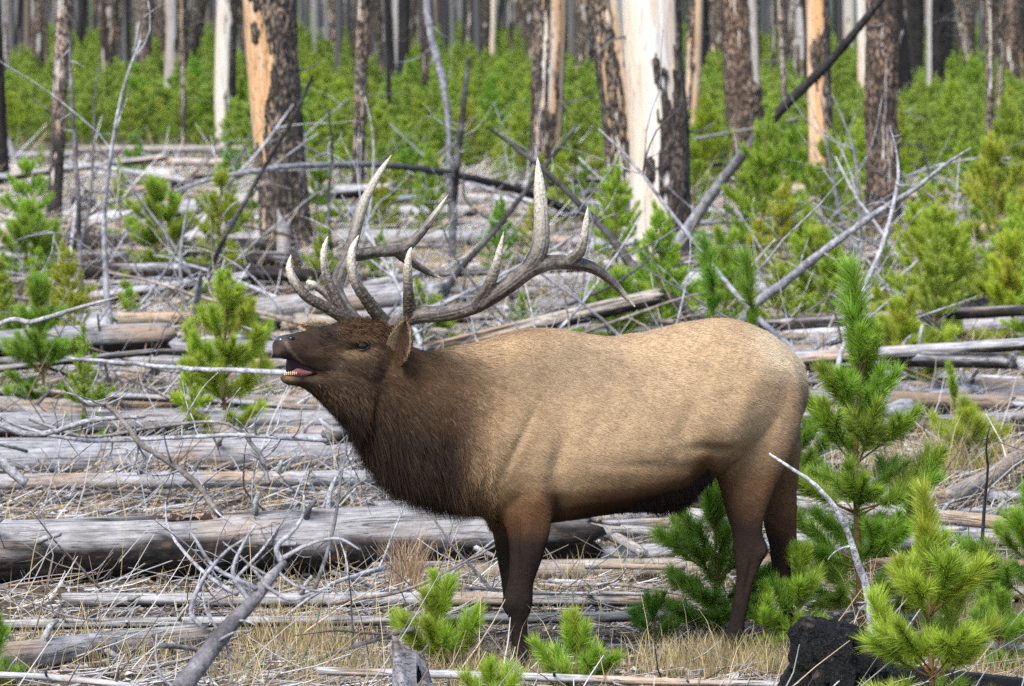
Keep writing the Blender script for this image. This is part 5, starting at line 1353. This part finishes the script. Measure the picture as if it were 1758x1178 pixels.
def grass():
    r = np.random.RandomState(61); g = Geo()
    X = []; Y = []; Hh = []; CC = []
    pal = np.array([[.36, .27, .13], [.46, .37, .20], [.29, .20, .10], [.24, .24, .07], [.40, .34, .23]])
    def clump(cx, cy, n, rad, h, p):
        X.append(cx + r.normal(0, rad, n)); Y.append(cy + r.normal(0, rad, n)); Hh.append(h * r.uniform(.4, 1.15, n)); CC.append(pal[r.choice(5, n, p=p)] * r.uniform(.65, 1.15, (n, 1)))
    P0 = [.34, .26, .2, .1, .1]
    for q in range(560):                                   # front strip and the floor between the logs
        px = r.uniform(-30, 1790); py = 1190 - 470 * r.rand() ** 1.6
        w = on_level(px, py); dn = fbm(np.array([[w[0] * 1.3, w[1] * .9, 0]]), 3, 71)[0]
        front = py > 1075
        if not front and dn < .47: continue
        if front and dn < .5: continue
        clump(w[0], w[1], r.randint(20, 60) if front else r.randint(8, 26), .05 if front else .07, r.uniform(.07, .17) if front else r.uniform(.10, .24), P0)
    for px, py, n, rad, h in ((520, 1120, 500, .13, .2), (470, 1105, 350, .10, .2), (1240, 1140, 700, .20, .15), (1320, 1150, 500, .16, .15), (1180, 1150, 400, .16, .15), (620, 1150, 300, .14, .15), (840, 1150, 260, .12, .15), (60, 1120, 160, .2, .2),
                              (240, 1150, 260, .2, .2), (1620, 830, 260, .35, .42), (1700, 850, 240, .35, .45), (1560, 850, 180, .3, .4), (340, 610, 240, .22, .45), (380, 600, 160, .2, .45), (1700, 1090, 200, .16, .25), (640, 960, 150, .25, .16)):
        w = on_level(px, py); clump(w[0], w[1], n, rad, h, P0)
    for q in range(900):                                   # ochre grass further back
        px = r.uniform(-30, 1790); py = r.uniform(250, 720); w = on_level(px, py)
        if fbm(np.array([[w[0] * .5, w[1] * .25, 0]]), 3, 72)[0] < .45: continue
        clump(w[0], w[1], r.randint(8, 22), .22, r.uniform(.18, .4), [.3, .24, .2, .22, .04])
    X, Y, Hh, CC = map(np.concatenate, (X, Y, Hh, CC))
    w = np.interp(Y, [0, 30, 60], [.0028, .009, .016]) * r.uniform(.7, 1.3, len(X))
    g.add(*[a for a in blades(X, Y, Hh, w, CC, r)][:3], Col=np.repeat(CC, 7, 0))
    tag(g.build('dry_grass', M_GRASS), kind='stuff')
    # tall single straws
    g = Geo(); n = 200; px = r.uniform(0, 1758, n); py = 1185 - 420 * r.rand(n) ** 1.3
    w = np.array([on_level(a, b) for a, b in zip(px, py)])
    cc = np.repeat(np.array([[.62, .50, .26]]), n, 0) * r.uniform(.75, 1.2, (n, 1))
    V, Q, T, C2 = blades(w[:, 0], w[:, 1], r.uniform(.15, .42, n), np.full(n, .0036), cc, r, .25)
    g.add(V, Q, T, Col=C2); tag(g.build('straw_grass', M_GRASS), kind='stuff')
    # one reddish bunch before the big log
    g = Geo(); n = 240; w = on_level(700, 1018); cc = np.repeat(np.array([[.34, .23, .14]]), n, 0) * r.uniform(.6, 1.5, (n, 1))
    V, Q, T, C2 = blades(w[0] + r.normal(0, .035, n), w[1] + r.normal(0, .03, n), r.uniform(.12, .36, n), np.full(n, .003), cc, r, .32)
    g.add(V - w, Q, T, Col=C2); t = g.build('grass_bunch', M_GRASS); t.location = w
    tag(t, 'reddish dry grass bunch standing before the big grey log', 'grass tuft')
grass()
# ------------------------------------------------------------------ young pines
def shoot_parts(r, L, nside, per_m, nl, nw, wood_r=.0045, sides=5, up=.35, bare=.12):
    """a shoot along +x bending up: wood (v, q, t) list and needle arrays"""
    wood = []; NV = []; NT = []
    def one(P0, d, l, rad, depth, b0):
        pp = [P0]; dv = d; n = 6; k = np.array([0, 0, 1.0]) * up * r.uniform(.5, 1.3) + r.normal(0, .05, 3)
        for s in range(n):
            dv = nrm(dv + k / n); pp.append(pp[-1] + dv * l / n)
        S = spline(np.array(pp), 12)
        wood.append(tube(S, np.linspace(rad, rad * .5, 12), sides))
        m = max(6, int(per_m * l * (1 - b0)))
        u = b0 + (1 - b0) * np.sqrt(r.rand(m) * .85 + .15 * r.rand(m)) if depth == 0 else b0 + (1 - b0) * r.rand(m)
        u = np.clip(u, 0, 1); f = u * 11; i = np.clip(f.astype(int), 0, 10); C = S[i] + (S[i + 1] - S[i]) * (f - i)[:, None]
        T = nrm(S[i + 1] - S[i]); A = nrm(np.cross(T, np.array([.13, .4, .9]))); B = np.cross(T, A)
        az = r.uniform(0, 6.28, m); op = np.interp(u, [0, .8, 1], [1.0, .72, .32]) * r.uniform(.7, 1.25, m)
        R_ = np.cos(az)[:, None] * A + np.sin(az)[:, None] * B
        D = nrm(T * np.cos(op)[:, None] + R_ * np.sin(op)[:, None] + np.array([0, 0, .12]))
        ln = nl * r.uniform(.65, 1.15, m) * np.interp(u, [0, .3, .9, 1], [.75, 1, 1, .8])
        W = nrm(np.cross(D, r.normal(0, 1, (m, 3)))) * nw / 2
        base = C + R_ * rad * .6
        NV.append(np.stack([base - W, base + W, base + D * ln[:, None]], 1).reshape(-1, 3))
        tn = np.clip(.42 + .25 * r.normal(0, 1, m) * .6 + .30 * (u - .5) + .12, 0, 1)
        NT.append(np.stack([tn * .75, tn * .75, np.clip(tn * 1.2, 0, 1)], 1).ravel())
        if depth == 0:
            for s in range(nside):
                uu = r.uniform(.25, .8); i = int(uu * 11); t = nrm(S[i + 1] - S[i]); sd = nrm(np.cross(t, np.array([0, 0, 1.0]))) * (1 if s % 2 else -1)
                one(S[i], nrm(t * .75 + sd * .7 + r.normal(0, .12, 3)), l * r.uniform(.3, .5) * (1.1 - .4 * uu), rad * .6, 1, .05)
    one(np.zeros(3), np.array([1.0, 0, 0]), L, wood_r, 0, bare)
    return wood, np.vstack(NV), np.concatenate(NT)
def needle_mesh(NV, NT, name='needles'):
    return Geo().add(NV, None, np.arange(len(NV)).reshape(-1, 3), tone=NT).mesh(name, M_NEEDLE, False)
SHOOT = {}
for cls, L, ns, cnt in (('a', .17, 0, 3), ('b', .27, 2, 4), ('c', .40, 4, 4), ('d', .55, 7, 4)):
    SHOOT[cls] = []
    for i in range(cnt):
        w, nv, nt = shoot_parts(np.random.RandomState(ord(cls) * 10 + i), L, ns, 1900, .074, .0031, .0035 + .003 * L, bare={'a': .0, 'b': .03, 'c': .05, 'd': .08}[cls])
        g = Geo()
        for v, q, t in w: g.add(v, q, t)
        SHOOT[cls].append((L, g.mesh('branch', M_STEM), needle_mesh(nv, nt)))
def whorls(r, H, width, leader=.24, nwh=None, dense=1.0, base_el=12):
    """list of (height, azimuth, elevation, length)"""
    out = []; zt = H * (1 - leader); nwh = nwh or max(3, int(H / .22)); zs = np.linspace(zt, H * .08, nwh) + r.normal(0, .01, nwh)
    for k, z in enumerate(zs):
        f = k / max(1, nwh - 1); n = int(r.randint(5, 9) * dense); a0 = r.uniform(0, 6.28)
        for b in range(n):
            l = width * lerp(.52, 1.0, min(1, f * 1.6)) * r.uniform(.7, 1.12) * (1 if f < .75 else .85)
            out.append((z + r.normal(0, .012), a0 + b * 6.283 / n + r.normal(0, .2), math.radians(lerp(62, base_el, f ** .8)) + r.normal(0, .12), l))
    return out
def hero_sapling(px, py, top, halfw, label, color, seed, leader=.24, nwh=None, dense=1.0, y=None, name='pine_sapling', lean=0.0, spread=1.0, base_el=12):
    """px, py: foot in the photograph; top: y of its tip; halfw: half crown width in pixels"""
    r = np.random.RandomState(seed + 500)
    B = on_level(px, py, 0) if y is None else np.array([at_depth(px, 800, y)[0], y, 0.0])
    T = at_depth(px, top, B[1]); H = T[2]; s = F / (B[1] - CAM[1]); w = halfw / s
    root = tag(empty(name, (B[0], B[1], float(height(B[0], B[1])))), label, 'pine sapling', 'young pines growing among the logs')
    zl = np.linspace(-.03, H * .97, 14); P = np.stack([lean * zl / H + .012 * np.sin(zl * 5 + seed), .012 * np.cos(zl * 4 + seed), zl], -1)
    v, q, t = tube(P, np.linspace(.006 + .0085 * H, .003, 14), 9)
    Geo().add(v, q, t).build('trunk', M_STEM, root)
    def put(cls, loc, rot, sc, nm='branch'):
        L, wm, nm_ = SHOOT[cls][r.randint(len(SHOOT[cls]))]
        b = bpy.data.objects.new(nm, wm); COL.objects.link(b); b.parent = root; b.location = loc; b.rotation_euler = rot; b.scale = (sc,) * 3
        n = bpy.data.objects.new('needles', nm_); COL.objects.link(n); n.parent = b; n.color = (*[c * f for c, f in zip(color, r.uniform(.9, 1.1, 3))], 1); n['kind'] = 'stuff'
    # the leader, then the whorls; last year's stem keeps needles too
    ll = H * leader
    cls = 'b' if ll > .2 else 'a'
    tip = np.array([float(np.interp(H * (1 - leader), zl, P[:, 0])), float(np.interp(H * (1 - leader), zl, P[:, 1])), H * (1 - leader)])
    put(cls if ll < .33 else 'c' if False else 'b', tip, (0, -math.pi / 2 + .03, 0), ll / SHOOT['b'][0][0] if (cls == 'b') else ll / .17, 'leader')
    for z in np.arange(H * .35, H * (1 - leader), .15):
        put('a', (float(np.interp(z, zl, P[:, 0])), float(np.interp(z, zl, P[:, 1])), z), (0, -math.pi / 2, r.uniform(0, 6)), .9, 'stem_shoot')
    for z, az, el, l in whorls(r, H, w, leader, nwh, dense, base_el):
        l *= spread
        cls = 'a' if l < .21 else 'b' if l < .33 else 'c' if l < .48 else 'd'
        put(cls, (float(np.interp(z, zl, P[:, 0])), float(np.interp(z, zl, P[:, 1])), z), (r.normal(0, .2), -el, az), l / SHOOT[cls][0][0])
    return root
DEEP, MIDG, FRESH, YEL = (.62, .80, .62), (.85, .95, .7), (1.15, 1.12, .85), (1.55, 1.25, .8)
hero_sapling(1472, 1085, 448, 178, 'tall full pine sapling, the tallest, standing by the white dead stick', (.88, 1.0, .7), 1, .29, 6)
hero_sapling(1602, 1215, 828, 165, 'bright yellow green sapling, blurred, in the front right corner', (1.28, 1.22, .80), 2, .34, 4, 1.2, y=-2.0)
hero_sapling(1232, 1098, 868, 140, 'dark green bushy sapling behind the hind leg', (.68, .86, .62), 3, .2, 5)
hero_sapling(757, 1150, 982, 66, 'small bright seedling before the mane, beside the broken snag', (1.15, 1.12, .75), 4, .50, 2, spread=1.9, base_el=35)
hero_sapling(992, 1192, 1058, 60, 'low bright seedling right of the front hooves', (1.1, 1.15, .8), 5, .45, 2, spread=1.9, base_el=40)
hero_sapling(1772, 1110, 838, 110, 'green sapling cut by the right edge beside the bright blurred one', (.85, 1.0, .68), 6, .25, 4, spread=1.4, base_el=22)
hero_sapling(1722, 1150, 1030, 74, 'low dark sapling at the foot of the right edge', (.75, .95, .65), 17, .25, 3)
hero_sapling(72, 720, 478, 68, 'sapling by the leaning dead stick at the left, thin whorls', (.75, .92, .66), 7, .25, 4, spread=1.4, base_el=22)
hero_sapling(272, 488, 308, 68, 'bushy sapling before the bright white log', (1.05, 1.1, .75), 8, .25, 4, 1.2, spread=1.4, base_el=22)
hero_sapling(388, 772, 470, 88, 'leafy sapling standing beside the muzzle, yellowish tips', (1.2, 1.15, .75), 9, .25, 5, 1.1, spread=1.4, base_el=22)
hero_sapling(48, 500, 352, 62, 'sapling at the left edge behind the leaning dead stick', (.95, 1.05, .75), 10, .25, 4, spread=1.4, base_el=22)
hero_sapling(1222, 770, 412, 50, 'narrow deep green sapling tip rising over the hips', (.62, .85, .6), 11, .36, 4)
hero_sapling(1290, 780, 438, 52, 'second narrow green tip over the rump', (.68, .88, .6), 12, .36, 4)
hero_sapling(1612, 600, 368, 92, 'fresh green sapling with upright candles before the brown flecked trunk', (1.3, 1.2, .8), 13, .25, 4, spread=1.4, base_el=22)
hero_sapling(1738, 620, 400, 62, 'yellowish sapling at the right edge', (1.4, 1.25, .75), 14, .25, 4, spread=1.4, base_el=22)
hero_sapling(1638, 768, 628, 42, 'slender small sapling before the broad smooth log', (.95, 1.05, .7), 15, .4, 2)
hero_sapling(1062, 640, 470, 80, 'round sapling behind the withers', (.95, 1.05, .7), 16, .25, 4, spread=1.4, base_el=22)
hero_sapling(1240, 560, 405, 55, 'large sapling between the white snag and the leaning pole', (1.05, 1.1, .75), 18, .22, 5, spread=1.4, base_el=22)
hero_sapling(1400, 570, 410, 70, 'sapling under the long forked grey branch', (1.15, 1.12, .75), 19, .25, 4, spread=1.4, base_el=22)
hero_sapling(1545, 690, 520, 76, 'yellow green sapling just right of the tall full pine', (1.3, 1.15, .75), 20, .25, 4, spread=1.4, base_el=22)
hero_sapling(745, 610, 520, 44, 'small pale green sapling seen below the near antler beam', (1.25, 1.2, .8), 21, .3, 3, spread=1.4, base_el=22)
hero_sapling(1360, 880, 715, 76, 'dark sapling right behind the rump', (.66, .86, .6), 22, .22, 4, spread=1.4, base_el=22)
hero_sapling(30, 640, 540, 54, 'small dark sapling low at the left edge', (.65, .8, .6), 23, .25, 3)
hero_sapling(1660, 830, 700, 70, 'low sapling with dry tips above the stacked logs', (1.2, 1.1, .7), 24, .25, 3, spread=1.4, base_el=22)
hero_sapling(1310, 1128, 1000, 52, 'small sapling between the hind hoof and the stump', (.95, 1.1, .7), 25, .3, 3)
hero_sapling(1372, 1122, 935, 60, 'low spreading sapling before the far hind leg', (.95, 1.08, .7), 30, .28, 3, spread=1.5, base_el=25)
hero_sapling(1120, 1110, 1030, 40, 'tiny dark seedling left of the dark green sapling', (.6, .8, .58), 26, .4, 2, spread=1.8, base_el=35)
hero_sapling(-6, 1185, 1062, 40, 'seedling at the lower left corner', (.75, .95, .6), 27, .3, 2, spread=1.6, base_el=35)
hero_sapling(842, 1215, 1148, 52, 'seedling tip at the bottom edge below the front hooves', (1.2, 1.2, .8), 28, .4, 2, spread=1.8, base_el=40)
hero_sapling(450, 690, 590, 40, 'small yellow green sapling just under the muzzle', (1.3, 1.15, .7), 29, .3, 3)

# shared crowns for the rest
def crown_variant(seed, H, width, per_m, nl, nw):
    r = np.random.RandomState(seed); NV = []; NT = []
    def put(L, loc, az, el, ns):
        w, nv, nt = shoot_parts(r, L, ns, per_m, nl, nw, bare=.12)
        ce_, se = math.cos(el), math.sin(el); ca, sa = math.cos(az), math.sin(az)
        Ry = np.array([[ce_, 0, -se], [0, 1, 0], [se, 0, ce_]]); Rz = np.array([[ca, -sa, 0], [sa, ca, 0], [0, 0, 1]])
        NV.append(nv @ (Rz @ Ry).T + np.array(loc)); NT.append(nt)
    ll = .25 * H
    put(ll, (0, 0, H - ll), 0, 1.55, 0)
    put(.4 * H, (0, 0, H * .35), 0, 1.57, 0)
    for z, az, el, l in whorls(r, H, width, .25, max(4, int(H / .22)), 1.15): put(l, (0, 0, z), az, el, 2 if l > .25 else 0)
    tr = tube(np.stack([np.zeros(8), np.zeros(8), np.linspace(-.05, H * .9, 8)], -1), np.linspace(.012 + .012 * H, .005, 8), 6)
    return Geo().add(*tr).mesh('trunk', M_STEM), needle_mesh(np.vstack(NV), np.concatenate(NT), 'crown'), H
MIDC = [crown_variant(40 + i, 1.2 * f, .42 * f2, 520, .075, .0085) for i, (f, f2) in enumerate([(1, 1), (1.15, .9), (.8, 1), (1, 1.25), (1.3, 1.2), (.9, .8), (1.1, 1.1), (1.2, 1.0)])]
sr = np.random.RandomState(77); n = 0
def sapling_density(px, py):
    if px < 430: d = .10 if 255 < py < 420 else .30 if py > 420 else 1.0
    elif px < 1050: d = (.9 if py < 300 else .45 if py < 430 else .10)
    else: d = .7 if py < 420 else .36 if py < 620 else .2
    if py > 640: d *= .35
    return d
taken = []
while n < 270:
    px = sr.uniform(-60, 1820); py = sr.uniform(215, 830) if sr.rand() < .85 else sr.uniform(215, 330)
    if sr.rand() > sapling_density(px, py): continue
    P = on_level(px, py); k = sr.randint(len(MIDC)); tm, cm, H = MIDC[k]
    if P[1] < 1.6 and 0 < P[0] < 2: continue
    if 1330 < px < 1760 and py > 640: continue
    if 1110 < px < 1270 and 395 < py < 600: continue
    sc = sr.uniform(.45, 1.05) * (1.15 if P[1] > 25 else .8)
    if px < 560 and py > 430: sc *= .7
    elif 560 < px < 1110 and py > 280: sc *= .62
    elif py < 440: sc *= .82
    root = empty('pine_sapling', (P[0], P[1], float(height(P[0], P[1])))); root.rotation_euler = (sr.normal(0, .04), sr.normal(0, .04), sr.uniform(0, 6.28)); root.scale = (sc,) * 3
    tone = int(sr.choice(4, p=[.38, .34, .18, .10])); base = np.array([(1.0, 1.05, .72), (1.25, 1.18, .75), (.75, .92, .64), (1.26, 1.2, .76)][tone])
    hue = ['mid green', 'fresh green', 'deep green', 'yellowish'][tone]
    for nm, me in (('trunk', tm), ('crown', cm)):
        o = bpy.data.objects.new(nm, me); COL.objects.link(o); o.parent = root
        o.color = (*(base * sr.uniform(.9, 1.12, 3)), 1)
        if nm == 'crown': o['kind'] = 'stuff'
    later(root, 'pine sapling', ('tall ' if sc * H > 1.25 else 'low ' if sc * H < .75 else '') + hue + ' sapling', 'young pines growing among the logs', (P[0], P[1], .5 * H * sc))
    n += 1
# the regrowth beyond, one green mass
def thicket():
    r = np.random.RandomState(88)
    src = bpy.data.collections.new('regrowth_sources')
    for i in range(7):
        f, f2 = r.uniform(.85, 1.4), r.uniform(.8, 1.35)
        tm, cm, H = crown_variant(140 + i, 1.25 * f, .46 * f2, 270, .085, .0145)
        o = bpy.data.objects.new('regrowth_crown', cm); src.objects.link(o)
        c = np.array([(1.0, 1.05, .72), (1.25, 1.15, .72), (1.1, 1.1, .7), (1.45, 1.2, .68), (.85, 1.0, .66), (1.2, 1.15, .72), (1.3, 1.18, .72)][i]); o.color = (*(c * np.array([1.15, 1.08, 1.1])), 1)
    pts = []
    while len(pts) < 3000:
        d = 68 * (175 / 68) ** r.rand(); y = d - 22; half = d * .104; x = r.uniform(-1, 1) * half
        px, py = project(np.array([[x, y, 0]]))[0]
        lim = np.interp(px, [-100, 380, 440, 600, 1040, 1100, 1800], [246, 246, 300, 300, 310, 330, 350])
        if py > lim: continue
        if fbm(np.array([[x * .35, y * .12, 0]]), 2, 41)[0] < .36: continue
        pts.append((x, y, 0))
    pts = np.array(pts); n = len(pts)
    me = bpy.data.meshes.new('sapling_thicket'); me.vertices.add(n); me.vertices.foreach_set('co', pts.astype(np.float32).ravel())
    me.attributes.new('turn', 'FLOAT_VECTOR', 'POINT').data.foreach_set('vector', np.stack([0 * pts[:, 0], 0 * pts[:, 0], r.uniform(0, 6.28, n)], -1).astype(np.float32).ravel())
    me.attributes.new('size', 'FLOAT', 'POINT').data.foreach_set('value', (r.uniform(.32, .76, n)).astype(np.float32))
    ob = tag(link('sapling_thicket', me), kind='stuff')
    ng = bpy.data.node_groups.new('regrowth', 'GeometryNodeTree')
    ng.interface.new_socket('Geometry', in_out='INPUT', socket_type='NodeSocketGeometry'); ng.interface.new_socket('Geometry', in_out='OUTPUT', socket_type='NodeSocketGeometry')
    N = ng.nodes.new; gi, go = N('NodeGroupInput'), N('NodeGroupOutput'); ip = N('GeometryNodeInstanceOnPoints'); ci = N('GeometryNodeCollectionInfo')
    ci.inputs['Collection'].default_value = src; ci.inputs['Separate Children'].default_value = True; ci.inputs['Reset Children'].default_value = True
    m2p = N('GeometryNodeMeshToPoints')
    def att(name, typ):
        a = N('GeometryNodeInputNamedAttribute'); a.data_type = typ; a.inputs[0].default_value = name; return a.outputs[0]
    ng.links.new(gi.outputs[0], m2p.inputs[0]); ng.links.new(m2p.outputs[0], ip.inputs['Points']); ng.links.new(ci.outputs[0], ip.inputs['Instance'])
    ip.inputs['Pick Instance'].default_value = True
    ng.links.new(att('turn', 'FLOAT_VECTOR'), ip.inputs['Rotation']); ng.links.new(att('size', 'FLOAT'), ip.inputs['Scale']); ng.links.new(ip.outputs[0], go.inputs[0])
    ob.modifiers.new('regrowth', 'NODES').node_group = ng
thicket()

# ------------------------------------------------------------------ pine cones caught in the dead branches
def cone_mesh():
    g = Geo()
    for i in range(34):
        t = i / 33; a = i * 2.4; z = lerp(-.022, .022, t); rr = .017 * math.sin(math.pi * (0.12 + .85 * t)) + .002
        c = np.array([math.cos(a) * rr, math.sin(a) * rr, z]); o = nrm(np.array([math.cos(a), math.sin(a), .5])); s = np.array([-math.sin(a), math.cos(a), 0])
        b = c - o * .006
        V = np.array([b - s * .003, b + s * .003, c + o * .007 + s * .006, c + o * .009, c + o * .007 - s * .006, c + o * .004 + np.array([0, 0, -.004])])
        g.add(V, [(0, 1, 2, 4)], [(2, 3, 4), (0, 5, 1), (1, 5, 2), (2, 5, 3), (3, 5, 4), (4, 5, 0)])
    return g.mesh('pine_cone', M_CONE, False)
CONE = cone_mesh()
for px, py, y, where in ((244, 907, 4.25, 'dark pine cone lying on top of the big grey log'), (278, 992, 2.6, 'pale pine cone below the big grey log'), (185, 655, 12.75, 'pine cone on the upright dark twig'), (118, 690, 3.2, 'pine cone at the tip of the crooked brown bough'), (152, 980, 1.8, 'silvery open cone in front of the burnt log end'),
                         (445, 1015, 1.2, 'dark cone behind the forked foreground branch'), (250, 1026, 1.2, 'cone lying above the slim level log'), (295, 1024, 1.3, 'second cone lying above the slim level log'), (1730, 812, 8.4, 'cone cluster on a twig at the right edge'), (1680, 752, 8.6, 'cone on the branch below the broad smooth log')):
    o = link('pine_cone', CONE); P = at_depth(px, py, y) if y > 3.5 else on_level(px, py, .03); o.location = P; o.rotation_euler = (1.2, .4 * px, .3 * py); o.scale = (1.15,) * 3
    tag(o, where, 'pine cone', 'pine cones in the slash')
settle_labels()
